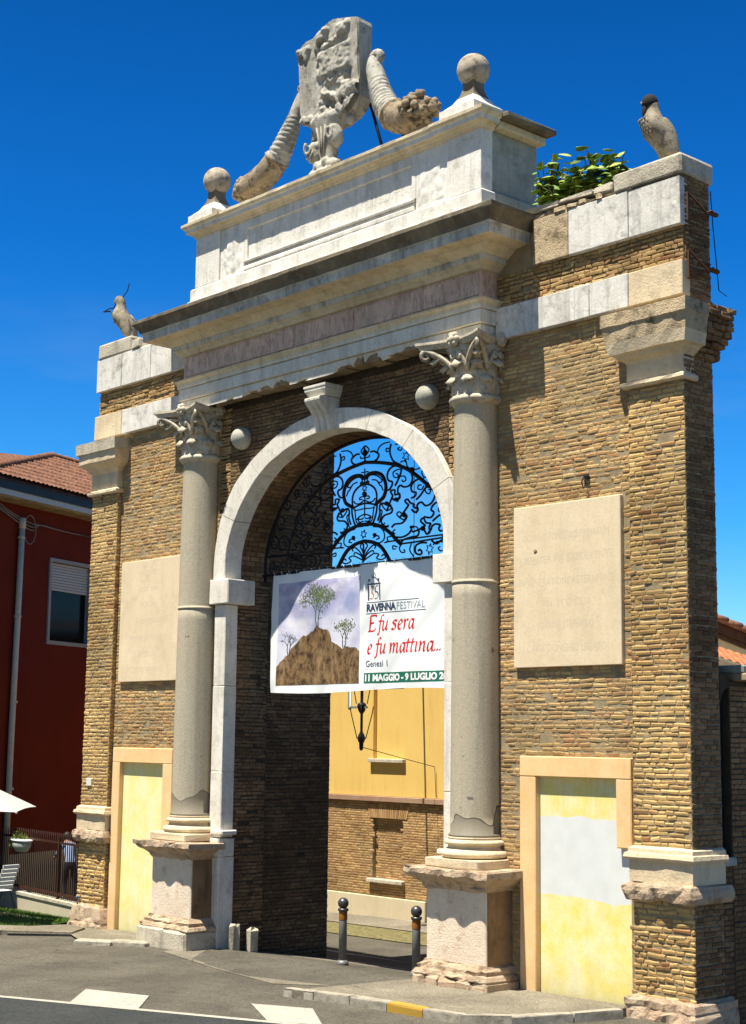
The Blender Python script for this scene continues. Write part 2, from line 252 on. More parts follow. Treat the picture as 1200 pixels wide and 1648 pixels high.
# ------------------------------------------------------------------ mesh helpers
class MB:
    def __init__(s, *mats): s.v = []; s.f = []; s.mi = []; s.sm = []; s.mats = list(mats)
    def add(s, verts, faces, mi=0, smooth=False):
        o = len(s.v); s.v.extend(verts)
        for f in faces: s.f.append(tuple(i+o for i in f)); s.mi.append(mi); s.sm.append(smooth)
    def box(s, x0, x1, y0, y1, z0, z1, mi=0, b=0.012, j=0.0):
        """box with softened edges (b) and a little wear (j)"""
        b = min(b, (x1-x0)*.3, (y1-y0)*.3, (z1-z0)*.3)
        def q(x, y, z): return (x+(rnd.uniform(-j, j) if j else 0), y+(rnd.uniform(-j, j) if j else 0), z+(rnd.uniform(-j, j) if j else 0))
        P = {}; vs = []
        X = (x0, x1); Y = (y0, y1); Z = (z0, z1); I = (x0+b, x1-b); J = (y0+b, y1-b); K = (z0+b, z1-b)
        for i in (0, 1):
            for jj in (0, 1):
                for k in (0, 1):
                    P[i, jj, k, 'x'] = len(vs); vs.append(q(X[i], J[jj], K[k]))
                    P[i, jj, k, 'y'] = len(vs); vs.append(q(I[i], Y[jj], K[k]))
                    P[i, jj, k, 'z'] = len(vs); vs.append(q(I[i], J[jj], Z[k]))
        fs = []
        for i in (0, 1): fs.append([P[i, a, c, 'x'] for a, c in ((0, 0), (1, 0), (1, 1), (0, 1))])
        for jj in (0, 1): fs.append([P[a, jj, c, 'y'] for a, c in ((0, 0), (1, 0), (1, 1), (0, 1))])
        for k in (0, 1): fs.append([P[a, c, k, 'z'] for a, c in ((0, 0), (1, 0), (1, 1), (0, 1))])
        for jj in (0, 1):
            for k in (0, 1): fs.append([P[0, jj, k, 'y'], P[1, jj, k, 'y'], P[1, jj, k, 'z'], P[0, jj, k, 'z']])
        for i in (0, 1):
            for k in (0, 1): fs.append([P[i, 0, k, 'x'], P[i, 1, k, 'x'], P[i, 1, k, 'z'], P[i, 0, k, 'z']])
        for i in (0, 1):
            for jj in (0, 1): fs.append([P[i, jj, 0, 'x'], P[i, jj, 1, 'x'], P[i, jj, 1, 'y'], P[i, jj, 0, 'y']])
        for i in (0, 1):
            for jj in (0, 1):
                for k in (0, 1): fs.append([P[i, jj, k, 'x'], P[i, jj, k, 'y'], P[i, jj, k, 'z']])
        s.add(vs, fs, mi)
    def lathe(s, prof, c=(0, 0), n=32, mi=0, smooth=True, a0=0., a1=2*math.pi, cap=True):
        full = abs(a1-a0-2*math.pi) < 1e-6; m_ = n if full else n+1
        vs = []
        for (r, z) in prof:
            for i in range(m_):
                a = a0+(a1-a0)*i/n; vs.append((c[0]+r*math.cos(a), c[1]+r*math.sin(a), z))
        fs = []
        for k in range(len(prof)-1):
            for i in range(n):
                a, b = k*m_+i, k*m_+(i+1) % m_; fs.append((a, b, b+m_, a+m_))
        if cap and full:
            fs.append(tuple(range(m_-1, -1, -1))); fs.append(tuple((len(prof)-1)*m_+i for i in range(m_)))
        s.add(vs, fs, mi, smooth)
    def tube(s, pts, r, n=6, mi=0, closed=False, smooth=True):
        pts = [Vector(p) for p in pts]; N = len(pts); vs = []
        rr = r if isinstance(r, (list, tuple)) else [r]*N
        up = Vector((.13, .97, .21)).normalized()
        for i, p in enumerate(pts):
            a = pts[(i-1) % N] if (closed or i > 0) else p; b = pts[(i+1) % N] if (closed or i < N-1) else p
            t = (b-a); t = t.normalized() if t.length > 1e-9 else Vector((0, 0, 1))
            u = up-t*up.dot(t)
            if u.length < 1e-3: u = Vector((1, 0, 0))-t*t.x
            u.normalize(); w_ = t.cross(u)
            for k in range(n):
                an = 2*math.pi*k/n; vs.append(tuple(p+(u*math.cos(an)+w_*math.sin(an))*rr[i]))
        fs = []
        for i in range(N if closed else N-1):
            for k in range(n):
                a = i*n+k; b = i*n+(k+1) % n; c2 = ((i+1) % N)*n; fs.append((a, b, c2+(k+1) % n, c2+k))
        if not closed: fs.append(tuple(range(n-1, -1, -1))); fs.append(tuple((N-1)*n+k for k in range(n)))
        s.add(vs, fs, mi, smooth)
    def bar(s, a, b, w_, d=None, mi=0):
        """straight square bar"""
        a, b = Vector(a), Vector(b); d = d or w_; t = (b-a).normalized(); u = Vector((0, 1, 0)) if abs(t.y) < .9 else Vector((1, 0, 0))
        u = (u-t*u.dot(t)).normalized(); v = t.cross(u); vs = []
        for p in (a, b):
            for i, j in ((-1, -1), (1, -1), (1, 1), (-1, 1)): vs.append(tuple(p+u*(i*d/2)+v*(j*w_/2)))
        s.add(vs, [(3, 2, 1, 0), (4, 5, 6, 7), (0, 1, 5, 4), (1, 2, 6, 5), (2, 3, 7, 6), (3, 0, 4, 7)], mi)
    def sphere(s, c, r, n=20, m_=12, mi=0, sc=(1, 1, 1), smooth=True, jit=0.):
        vs = [(c[0], c[1], c[2]-r*sc[2])]
        for j in range(1, m_):
            ph = -math.pi/2+math.pi*j/m_
            for i in range(n):
                a = 2*math.pi*i/n; k = r*(1+(rnd.uniform(-jit, jit) if jit else 0)); vs.append((c[0]+k*sc[0]*math.cos(ph)*math.cos(a), c[1]+k*sc[1]*math.cos(ph)*math.sin(a), c[2]+k*sc[2]*math.sin(ph)))
        vs.append((c[0], c[1], c[2]+r*sc[2])); fs = []
        for i in range(n): fs.append((0, 1+(i+1) % n, 1+i)); fs.append((len(vs)-1, len(vs)-1-n+i, len(vs)-1-n+(i+1) % n))
        for j in range(m_-2):
            for i in range(n): a = 1+j*n+i; b = 1+j*n+(i+1) % n; fs.append((a, b, b+n, a+n))
        s.add(vs, fs, mi, smooth)
    def prism(s, poly, y0, y1, mi=0):
        """polygon in XZ extruded along Y"""
        n = len(poly); vs = [(x, y0, z) for x, z in poly]+[(x, y1, z) for x, z in poly]
        fs = [tuple(range(n)), tuple(range(2*n-1, n-1, -1))]+[(i, n+i, n+(i+1) % n, (i+1) % n) for i in range(n)]
        s.add(vs, fs, mi)
    def build(s, name, parent=None, recalc=True, autosmooth=None):
        me = bpy.data.meshes.new(name); me.from_pydata(s.v, [], s.f)
        for m_ in s.mats: me.materials.append(m_)
        me.polygons.foreach_set('material_index', s.mi); me.polygons.foreach_set('use_smooth', s.sm); me.update()
        if recalc:
            b = bmesh.new(); b.from_mesh(me); bmesh.ops.recalc_face_normals(b, faces=b.faces); b.to_mesh(me); b.free()
        o = bpy.data.objects.new(name, me); col.objects.link(o)
        if parent: adopt(o, parent)
        return o
def adopt(o, p):
    o.parent = p; o.matrix_parent_inverse = wmat(p).inverted()
def wmat(o):
    l = Matrix.LocRotScale(o.location, o.rotation_euler, o.scale)
    return wmat(o.parent) @ o.matrix_parent_inverse @ l if o.parent else l
def tag(o, label=None, cat=None, group=None, kind=None):
    for k, v in (('label', label), ('category', cat), ('group', group), ('kind', kind)):
        if v: o[k] = v
    return o
def thing(name, label, cat, loc=(0, 0, 0), rz=0., group=None):
    o = bpy.data.objects.new(name, None); col.objects.link(o); o.location = loc; o.rotation_euler = (0, 0, rz); o.empty_display_size = .2
    return tag(o, label, cat, group)
def copy_tree(o, parent=None):
    c = o.copy(); col.objects.link(c)
    if parent: c.parent = parent; c.matrix_parent_inverse = o.matrix_parent_inverse.copy()
    for ch in [x for x in bpy.data.objects if x.parent == o]: copy_tree(ch, c)
    return c
def remesh(o, vox, smooth=True, it=2):
    r = o.modifiers.new('remesh', 'REMESH'); r.mode = 'VOXEL'; r.voxel_size = vox; r.use_smooth_shade = smooth
    if it: k = o.modifiers.new('smooth', 'SMOOTH'); k.iterations = it; k.factor = .5
    return o
def lerp(a, b, t): return a+(b-a)*t
def cr_spline(pts, n=8, closed=False):
    out = []; N = len(pts)
    for i in range(N if closed else N-1):
        p = [pts[(i+k) % N] if closed else pts[min(max(i+k, 0), N-1)] for k in (-1, 0, 1, 2)]
        for t in range(n):
            u = t/n; out.append(tuple(.5*(2*p[1][d]+(p[2][d]-p[0][d])*u+(2*p[0][d]-5*p[1][d]+4*p[2][d]-p[3][d])*u*u+(-p[0][d]+3*p[1][d]-3*p[2][d]+p[3][d])*u**3) for d in range(len(pts[0]))))
    if not closed: out.append(tuple(pts[-1]))
    return out
def bricks(mb, mi, O, u, n, u0, u1, z0, z1, course=.070, L_=.27, skip=None, rough=.5, seed=1, depth=.011, gap=.010, miss=.0):
    """brick courses, every brick its own worn little block, on the plane O + s*u + z*Z, facing n"""
    r = random.Random(seed); O = Vector(O); u = Vector(u); n = Vector(n); Zv = Vector((0, 0, 1))
    vs = []; fs = []
    nc = max(1, round((z1-z0)/course)); ch = (z1-z0)/nc
    for c in range(nc):
        zb = z0+c*ch; s = u0-(L_*.5 if c % 2 else 0)-r.uniform(0, .3)*L_
        ph = r.uniform(0, 9)
        while s < u1:
            ln = L_*(r.uniform(.8, 1.12) if r.random() > .28+.2*rough else r.uniform(.38, .62)); a = max(s, u0); b = min(s+ln-gap, u1); s += ln
            if b-a < .045: continue
            sc = (a+b)/2; zc = zb+ch/2
            if skip and skip(sc, zc): continue
            if miss and r.random() < miss: continue
            pr = depth*(.55+.45*r.random())+(r.gauss(0, .0040*rough) if rough else 0)
            if rough > .6 and r.random() < .08: pr -= .012
            tilt = r.gauss(0, .006*rough); wav = .012*rough*math.sin(sc*1.7+ph)
            hb = zb+gap*.5+wav+r.uniform(-.004, .004)*rough*2; ht = zb+ch-gap*.5+wav+r.uniform(-.005, .004)*rough*2
            if rough > .6 and r.random() < .12: ht -= r.uniform(.005, .02)
            cols = 3 if rough > .45 else 2
            o = len(vs)
            for k in range(cols+1):
                t = k/cols; x = lerp(a, b, t); e = .006+.007*rough
                end = .5 if k in (0, cols) else 1.0
                jz = r.uniform(-1, 1)*.006*rough; jz2 = r.uniform(-1, 1)*.008*rough; jd = r.uniform(-1, 1)*.005*rough
                dd = pr*(.82 if end < 1 else 1)+jd; xi = x+(e*.6 if k == 0 else (-e*.6 if k == cols else 0))
                zt = tilt*(t-.5)*2
                for (xx, zz, d) in ((x, hb+jz+zt, -.004), (xi, hb+e*.55+jz+zt, dd*.8), (xi, (hb+ht)*.5+zt+.008, dd+.002), (xi, ht-e*.75+jz2+zt, dd*.88), (x, ht+jz2+zt, -.004)):
                    vs.append(tuple(O+u*xx+Zv*zz+n*d))
            for k in range(cols):
                for q in range(4):
                    i = o+k*5+q; fs.append((i, i+5, i+6, i+1))
            fs.append((o, o+1, o+2, o+3, o+4)); e0 = o+cols*5; fs.append((e0+4, e0+3, e0+2, e0+1, e0))
    mb.add(vs, fs, mi)
def loft(mb, prof, W, yf, yb, sx=1.0, seg=.35, jit=None, cap_top=True, cap_bot=True, sm=False):
    """moulding run: profile [(out, z, mi)] carried round a block: left return, front, right return, mitred"""
    path = []
    n = max(2, int(2*W/seg)); m_ = max(1, int((yb-yf)/.5))
    for i in range(m_): path.append(('L', i/m_))
    for i in range(n+1): path.append(('F', i/n))
    for i in range(1, m_+1): path.append(('R', i/m_))
    vs = []
    for k, p in enumerate(prof):
        o, z = p[0], p[1]; xo = W+o*sx; y = yf-o
        for (s, t) in path:
            if s == 'L': q = Vector((-xo, lerp(yb, y, t), z))
            elif s == 'F': q = Vector((lerp(-xo, xo, t), y, z))
            else: q = Vector((xo, lerp(y, yb, t), z))
            if jit:
                d = jit(k, q); q = q+d
            vs.append(tuple(q))
    M = len(path)
    for k in range(len(prof)-1):
        mb.add([], [], 0); 
    o0 = len(mb.v); mb.v.extend(vs)
    for k in range(len(prof)-1):
        for i in range(M-1):
            a = o0+k*M+i; mb.f.append((a, a+1, a+1+M, a+M)); mb.mi.append(prof[k][2] if len(prof[k]) > 2 else 0); mb.sm.append(sm)
    if cap_top: mb.f.append(tuple(o0+(len(prof)-1)*M+i for i in range(M))); mb.mi.append(prof[-1][2] if len(prof[-1]) > 2 else 0); mb.sm.append(False)
    if cap_bot: mb.f.append(tuple(o0+i for i in range(M-1, -1, -1))); mb.mi.append(prof[0][2] if len(prof[0]) > 2 else 0); mb.sm.append(False)
def nz(p, s=1.0, o=0.0): return noise.noise(Vector((p[0]*s+o, p[1]*s+o*1.3, p[2]*s-o)))
def wear(amp, sc=4.0, o=0.):
    return lambda k, q: Vector((0, amp*nz(q, sc, o+k), amp*.8*nz(q, sc*1.3, o+20+k)))
def text(s, size, x, z, yfun, mat, name, parent, shear=0., bold=0., align='LEFT', width=None, sx=1.0, wave=None):
    cu_ = bpy.data.curves.new('t', 'FONT'); cu_.body = s; cu_.size = size; cu_.shear = shear; cu_.offset = bold; cu_.align_x = align; cu_.resolution_u = 3
    t = bpy.data.objects.new('t', cu_); col.objects.link(t); bpy.context.view_layer.update()
    me = bpy.data.meshes.new_from_object(t.evaluated_get(bpy.context.evaluated_depsgraph_get())); bpy.data.objects.remove(t)
    xs = [v.co.x for v in me.vertices]; k = sx
    if width: k = width/(max(xs)-min(xs))
    for v in me.vertices:
        X = x+(v.co.x-(min(xs) if align == 'LEFT' else 0))*k; Zz = z+v.co.y; v.co = Vector((X, yfun(X, Zz), Zz))
    me.materials.clear(); me.materials.append(mat); o = bpy.data.objects.new(name, me); col.objects.link(o)
    if parent: adopt(o, parent)
    return o

SPHST = stone('grey_sphere_stone', (.50, .48, .40), (.36, .36, .31), dirt=(.15, .15, .12), dirt_lo=.5, dirt_hi=.7, dirt_max=.8, streak=.5)

BIRDST = stone('bird_stone', (.40, .34, .25), (.28, .235, .165), dirt=(.07, .06, .045), dirt_lo=.48, dirt_hi=.66, dirt_max=.85, streak=.3, bump=.8, bd=.02, scale=2.5)
# ------------------------------------------------------------------ ground (structure)
def gz(x, y):
    b = -.27+.012*max(-30, min(30, x))
    if y > .0: b -= .155*min(y, 4.8)
    return b
def ground():
    xs = [-900, -300, -120, -60]+[-40+1.0*i for i in range(0, 81)]+[60, 120, 300, 900]
    ys = [-600, -200, -80, -40]+[-30+1.0*i for i in range(0, 28)]+[-2+.25*i for i in range(1, 25)]+[4.5+1.*i for i in range(0, 30)]+[60, 120, 300, 1200]
    ys = sorted(set(round(y, 3) for y in ys)); vs = []; fs = []
    for y in ys:
        for x in xs:
            e = .003*nz((x, y, 0), .7) if abs(x) < 40 and abs(y) < 40 else 0
            vs.append((x, y, gz(x, y)+e))
    n = len(xs)
    for j in range(len(ys)-1):
        for i in range(n-1): fs.append((j*n+i, j*n+i+1, (j+1)*n+i+1, (j+1)*n+i))
    mb = MB(ASPH); mb.add(vs, fs, 0, True); o = mb.build('ground', recalc=False); return tag(o, kind='structure')
ground()
def sheet(name, poly, mat, dz, kind='structure', sub=None, y=None):
    """flat sheet following the ground, poly in XY"""
    bm = bmesh.new(); vv = [bm.verts.new((x, y_, 0)) for x, y_ in poly]; f = bm.faces.new(vv)
    for _ in range(sub or 0):
        bmesh.ops.subdivide_edges(bm, edges=bm.edges[:], cuts=1, use_grid_fill=True)
    bmesh.ops.triangulate(bm, faces=bm.faces[:])
    for v in bm.verts: v.co.z = gz(v.co.x, v.co.y)+dz
    me = bpy.data.meshes.new(name); bm.to_mesh(me); bm.free(); me.materials.append(mat)
    o = bpy.data.objects.new(name, me); col.objects.link(o)
    if me.polygons and me.polygons[0].normal.z < 0: me.flip_normals()
    return tag(o, kind=kind)
# line of the carriageway edge
la = Vector((-.52, -6.08)); ld = Vector((4.84, 1.85)).normalized(); ln_ = Vector((ld.y, -ld.x))
def along(t, o): q = la+ld*t+ln_*o; return (q.x, q.y)
sheet('road', [along(-26, .13), along(-26, 20), along(14.5, 20), along(14.5, .13)], ASPH_N, .012)
sheet('edge_line_marking', [along(-26, .0), along(-26, .14), along(8.3, .14), along(8.3, .0)], WPAINT, .017)
sheet('crossing_square_marking', [(-.25, -4.72), (.98, -4.35), (1.91, -5.17), (.75, -5.62)], WPAINT, .013)
sheet('crossing_square_marking', [(2.60, -3.62), (3.56, -3.22), (4.72, -4.02), (3.92, -4.36)], WPAINT, .013)
sheet('threshold_pavement', [(-3.4, -1.1), (-3.4, 3.6), (3.4, 3.6), (3.4, -.6), (1.2, -2.1), (-.8, -1.75)], PAVE, .008, sub=3)
sheet('side_pavement', [(-7.6, -2.05), (-6.60, -1.15), (-5.5, -1.60), (-4.3, -1.0), (-4.6, -.6), (-4.7, 0), (-8.1, 0), (-8.3, -.45), (-8.6, -1.4)], PAVE, .05, sub=2)
sheet('far_pavement', [(-20, 9.3), (-20, 11), (6, 11), (6, 9.3)], PAVE, .03)
# raised pavement on the right with its kerb stones
pav = [(2.55, -2.80), (3.46, -2.46), (4.19, -2.43), (5.77, -2.42), (6.35, -1.95), (6.75, -1.15), (7.0, -.35), (7.0, -.05), (3.3, -.05), (2.9, -.5), (2.75, -1.6)]
mb = MB(PAVE); n = len(pav)
mb.add([(x, y, gz(x, min(y, 0))+.125) for x, y in pav]+[(x, y, gz(x, min(y, 0))-.1) for x, y in pav], [tuple(range(n-1, -1, -1))]+[(i, (i+1) % n, n+(i+1) % n, n+i) for i in range(n)])
tag(mb.build('pavement'), kind='structure')
kp = [(2.32, -2.78), (2.95, -2.70), (3.6, -2.54), (4.40, -2.52), (5.15, -2.51), (5.85, -2.47), (6.42, -2.02), (6.83, -1.2), (7.08, -.4)]
for i in range(len(kp)-1):
    a, b = Vector(kp[i]), Vector(kp[i+1]); d = (b-a).normalized(); a = a+d*.008; b = b-d*.008; q = Vector((-d.y, d.x))*.17
    pts = [a, b, b+q, a+q]; mb = MB(KERB); vs = []
    for h in (-.1, .105, .128):
        for k, p in enumerate(pts):
            c = (a+b+q)*.5; s = .97 if h > .12 else 1.0; pp = p+(((a+b)*.5+q*.5)-p)*(1-s)*1.0
            vs.append((pp.x+rnd.uniform(-.008, .008), pp.y+rnd.uniform(-.008, .008), gz(p.x, p.y)+h+rnd.uniform(-.006, .006)))
    fs = [(8, 9, 10, 11)]
    for h in (0, 4): fs += [(h+k, h+(k+1) % 4, h+4+(k+1) % 4, h+4+k) for k in range(4)]
    mb.add(vs, fs); mb.mats = [YPAINT if i == 3 else KERB]
    tag(mb.build('kerb'), kind='structure')

# ------------------------------------------------------------------ the gate
gate = thing('city_gate', 'tall brick city gate with white marble arch, two stone columns and inscribed attic', 'city gate', (0, 0, -.25))
OUT_R = [(0, 3.46), (10, 3.48), (20, 3.485), (32, 3.42), (43, 3.27), (54.5, 3.13), (67, 3.04), (78, 2.98), (90, 2.96)]
IN_R = [(0, 3.07), (9.3, 3.10), (17.7, 3.06), (27.8, 2.98), (38.5, 2.885), (50, 2.79), (58, 2.70), (68.6, 2.63), (80, 2.585), (90, 2.57)]
ZS = 6.83
def prof_r(tab, deg):
    deg = abs(90-abs(90-deg)) if deg > 90 else deg
    deg = max(0, min(90, deg))
    for (a, r0), (b, r1) in zip(tab, tab[1:]):
        if a <= deg <= b:
            t = (deg-a)/(b-a); return lerp(r0, r1, t*t*(3-2*t)*.35+t*.65)
    return tab[-1][1]
def arc_pt(tab, deg, add=0.): r = prof_r(tab, deg)+add; return (r*math.cos(R(deg)), ZS+r*math.sin(R(deg)))
def in_arch(x, z, tab, add=0.):
    if z < ZS: return abs(x) < 3.42+add
    d = math.degrees(math.atan2(z-ZS, abs(x))); return math.hypot(x, z-ZS) < prof_r(tab, d)+add
NA = 48
# --- wall: mortar mass with the arch opening, then brick courses
def door_hole(s): return None
wall = MB(MORTAR, BR_OLD, MORTAR_D, BR_DARK)
for sg in (-1, 1):
    x0, x1 = sorted((sg*8.085, sg*6.92)); wall.box(x0, x1, .004, .64, -.6, 12.2, 0, b=.004)
    x0, x1 = sorted((sg*6.92, sg*4.82)); wall.box(x0, x1, .004, .64, 3.3, 12.2, 0, b=.004)
    x0, x1 = sorted((sg*6.92, sg*4.82)); wall.box(x0, x1, .16, .64, -.6, 3.3, 0, b=.004)
    x0, x1 = sorted((sg*4.82, sg*3.45)); wall.box(x0, x1, .004, 1.05, -1., ZS, 0, b=.004)
    x0, x1 = sorted((sg*4.82, sg*3.45)); wall.box(x0, x1, .004, 1.05, ZS, 12.25, 0, b=.004)
top = 12.25; vs = []; fs = []
for i in range(NA+1):
    x, z = arc_pt(IN_R, 180*i/NA, .05)
    x = max(-3.45, min(3.45, x))
    for y in (.004, 1.05): vs += [(x, y, z), (x, y, top)]
for i in range(NA):
    a = i*4; b = a+4
    fs += [(a, b, b+1, a+1), (a+2, a+3, b+3, b+2), (a, a+2, b+2, b)]
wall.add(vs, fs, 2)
# fill between the arch shoulders and the bay masses
for sg in (-1, 1):
    x0, x1 = sorted((sg*3.46, sg*3.10)); wall.box(x0, x1, .24, 1.05, -1., ZS+.02, 2, b=.003)
def skip_front(x, z):
    if abs(x) < 4.9 and in_arch(x, z, OUT_R, -.05): return True
    if 4.75 < abs(x) < 6.96 and z < 3.5: return True
    if z > 10.30 and z < 10.86: return True
    if z > 11.41 and abs(x) > 5.2: return True
    if abs(x) < 4.2 and z > 10.4: return True
    if 4.68 < abs(x) < 6.86 and 4.87 < z < 7.42: return True
    return False
for sg, sd in ((-1, 11), (1, 12)):
    u0, u1 = (-7.06, -3.1) if sg < 0 else (3.1, 7.06)
    bricks(wall, 1, (0, .004, 0), (1, 0, 0), (0, -1, 0), u0, u1, -.3, 10.32, skip=skip_front, rough=.8, seed=sd, course=.069, miss=.008, depth=.010)
    u0, u1 = (-8.08, -4.2) if sg < 0 else (4.2, 8.08)
    bricks(wall, 1, (0, -.03, 0), (1, 0, 0), (0, -1, 0), u0, u1, 10.86, 11.42, rough=1.0, seed=sd+5, course=.07, miss=.02)
bricks(wall, 3, (0, .004, 0), (1, 0, 0), (0, -1, 0), -3.1, 3.1, 8.2, 10.35, skip=skip_front, rough=.6, seed=31)  # spandrel brick carries the shade over the arch in its colour
# upper ends beside the marble courses
for sg, sd in ((1, 41), (-1, 42)):
    bricks(wall, 3, (sg*8.085, 0, 0), (0, sg, 0), (sg, 0, 0), *((.0, .63) if sg > 0 else (-.63, 0)), 10.2, 12.2, rough=1.0, seed=sd, depth=.03)
# soffit bricks of the arch, laid as rings behind the marble
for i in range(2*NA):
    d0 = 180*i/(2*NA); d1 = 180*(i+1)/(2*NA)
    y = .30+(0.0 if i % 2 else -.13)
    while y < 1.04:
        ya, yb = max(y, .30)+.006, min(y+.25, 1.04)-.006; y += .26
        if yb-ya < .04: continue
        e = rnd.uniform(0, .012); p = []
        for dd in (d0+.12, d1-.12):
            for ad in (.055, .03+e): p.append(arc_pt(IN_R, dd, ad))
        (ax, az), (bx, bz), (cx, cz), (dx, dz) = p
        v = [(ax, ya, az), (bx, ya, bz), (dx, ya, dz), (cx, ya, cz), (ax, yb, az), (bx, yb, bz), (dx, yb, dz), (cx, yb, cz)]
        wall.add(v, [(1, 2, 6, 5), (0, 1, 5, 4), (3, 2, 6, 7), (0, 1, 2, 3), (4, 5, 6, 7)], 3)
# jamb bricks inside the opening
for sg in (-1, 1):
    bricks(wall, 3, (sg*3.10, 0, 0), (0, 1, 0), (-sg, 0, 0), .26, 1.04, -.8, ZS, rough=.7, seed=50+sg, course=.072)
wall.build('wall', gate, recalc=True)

# --- flank walls behind the arch (the passage)
for sg in (-1, 1):
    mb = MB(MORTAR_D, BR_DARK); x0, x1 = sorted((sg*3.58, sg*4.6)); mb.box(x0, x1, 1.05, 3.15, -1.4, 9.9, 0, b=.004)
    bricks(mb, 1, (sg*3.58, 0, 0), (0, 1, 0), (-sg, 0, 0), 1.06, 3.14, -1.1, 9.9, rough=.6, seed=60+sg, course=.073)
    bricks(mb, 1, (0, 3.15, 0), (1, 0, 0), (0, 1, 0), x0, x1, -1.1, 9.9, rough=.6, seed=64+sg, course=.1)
    mb.build('passage_wall', gate)

# --- end pilasters
for sg in (-1, 1):
    pil = MB(MORTAR, BR_YEL, BR_DARK)
    a, b = sorted((sg*7.07, sg*8.1)); pil.box(a+.006, b-.006, -.10, .0, .05, 9.1, 0, b=.003)
    a2, b2 = a, b
    bricks(pil, 1, (0, -.10, 0), (1, 0, 0), (0, -1, 0), a2, b2, 2.22, 9.08, rough=.75, seed=70+sg, course=.0745, L_=.30, depth=.016, gap=.012)
    bricks(pil, 1, (0, -.10, 0), (1, 0, 0), (0, -1, 0), a2-.02, b2+.02, .1, 1.50, rough=1.0, seed=73+sg, course=.078, L_=.30, depth=.022, gap=.014)
    # return towards the bay
    xi = sg*7.07; bricks(pil, 1, (xi, 0, 0), (0, 1, 0), (-sg, 0, 0), -.11, .0, .1, 9.08, rough=.4, seed=76+sg, course=.0745)
    # end of the wall, its shade put into the darker brick
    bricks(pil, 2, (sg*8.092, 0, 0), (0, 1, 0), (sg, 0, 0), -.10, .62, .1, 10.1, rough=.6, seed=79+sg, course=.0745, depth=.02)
    p = pil.build('end_pilaster', gate)
    # base: moulding, ashlar, eroded pink course, foot stones
    cx = sg*7.585; hw = .515
    mb = MB(TAN, PINK, MARBLE)
    def blk(x0, x1, y0, y1, z0, z1, mi, j=0.0, b=.02):
        mb.box(x0, x1, y0, y1, z0, z1, mi, b=b, j=j)
    o = .10
    xa, xb = cx-hw-.07, cx+hw+.07
    loftb = [(.0, 1.72, 0), (.0, 2.03, 0), (.045, 2.035, 0), (.065, 2.07, 0), (.05, 2.125, 0), (.015, 2.135, 0), (.01, 2.19, 0), (-.05, 2.225, 0)]
    tmp = MB(TAN); loft(tmp, loftb, hw+.045, -.165, .62, seg=.2, jit=wear(.012, 3, sg))
    mb.add([(v[0]+cx, v[1], v[2]) for v in tmp.v], tmp.f, 0)
    # rough pink course
    def strip(prof, mi, hw_, y0, yb, amp, sd_):
        tmp = MB(PINK); loft(tmp, prof, hw_, y0, yb, seg=.055, jit=lambda k, q: Vector((amp*.7*nz(q, 6, sd_), amp*(nz(q, 4.5, sd_)+.6*nz(q, 11, sd_+3)), amp*.8*nz(q, 5, sd_+7+k))))
        o_ = len(mb.v); mb.v += [(v[0]+cx, v[1], v[2]) for v in tmp.v]; mb.f += [tuple(i+o_ for i in f) for f in tmp.f]; mb.mi += [mi]*len(tmp.f); mb.sm += [False]*len(tmp.f)
    strip([(-.02, 1.46, 1), (.03, 1.48, 1), (.055, 1.54, 1), (.06, 1.60, 1), (.05, 1.66, 1), (.03, 1.70, 1), (-.02, 1.715, 1)], 1, hw+.055, -.20, .72, .045, 3+sg)
    g0 = gz(cx, 0)
    strip([(.04, g0-.2, 1), (.06, g0+.02, 1), (.05, g0+.10, 1), (.02, g0+.16, 1), (.03, g0+.18, 1), (.02, g0+.26, 1), (-.02, .09, 1), (-.06, .13, 1)], 1, hw+.07, -.21, .80, .055, 13+sg)
    mb.build('pilaster_base', p)
    # capital
    mb = MB(TAN, TANROUGH, BR_DARK); rough = 1 if sg > 0 else 0
    capm = TAN
    mb.mats = [capm, TANROUGH if sg > 0 else COPING, BR_DARK]
    tmp = MB(TAN); pr = [(.05, 9.02, 0), (.075, 9.05, 0), (.075, 9.10, 0), (.03, 9.115, 0), (.0, 9.14, 0), (.0, 9.50, 0), (.03, 9.53, 0), (.07, 9.60, 0), (.15, 9.66, 0), (.215, 9.72, 0), (.225, 9.74, 0), (.235, 9.93, 1), (.28, 9.95, 1), (.29, 10.19, 1), (.0, 10.22, 1)]
    if sg > 0: pr = [(.05, 9.02, 0), (.075, 9.05, 0), (.075, 9.10, 0), (.03, 9.115, 0), (.0, 9.14, 0), (.0, 9.40, 0), (.03, 9.44, 0), (.10, 9.48, 0), (.14, 9.53, 0), (.20, 9.545, 0), (.235, 9.72, 1), (.26, 9.93, 1), (.285, 9.97, 1), (.28, 10.17, 1), (.0, 10.20, 1)]
    jj = wear(.02, 5, 3) if sg > 0 else wear(.008, 5, 3)
    loft(tmp, pr, hw, -.135, .16, seg=.12, jit=jj)
    for f, mi in zip(tmp.f, tmp.mi): pass
    o0 = len(mb.v); mb.v += [(v[0]+cx, v[1], v[2]) for v in tmp.v]; mb.f += [tuple(i+o0 for i in f) for f in tmp.f]; mb.mi += tmp.mi; mb.sm += tmp.sm
    # ragged brick corbel on the outer end
    xo = cx+sg*hw
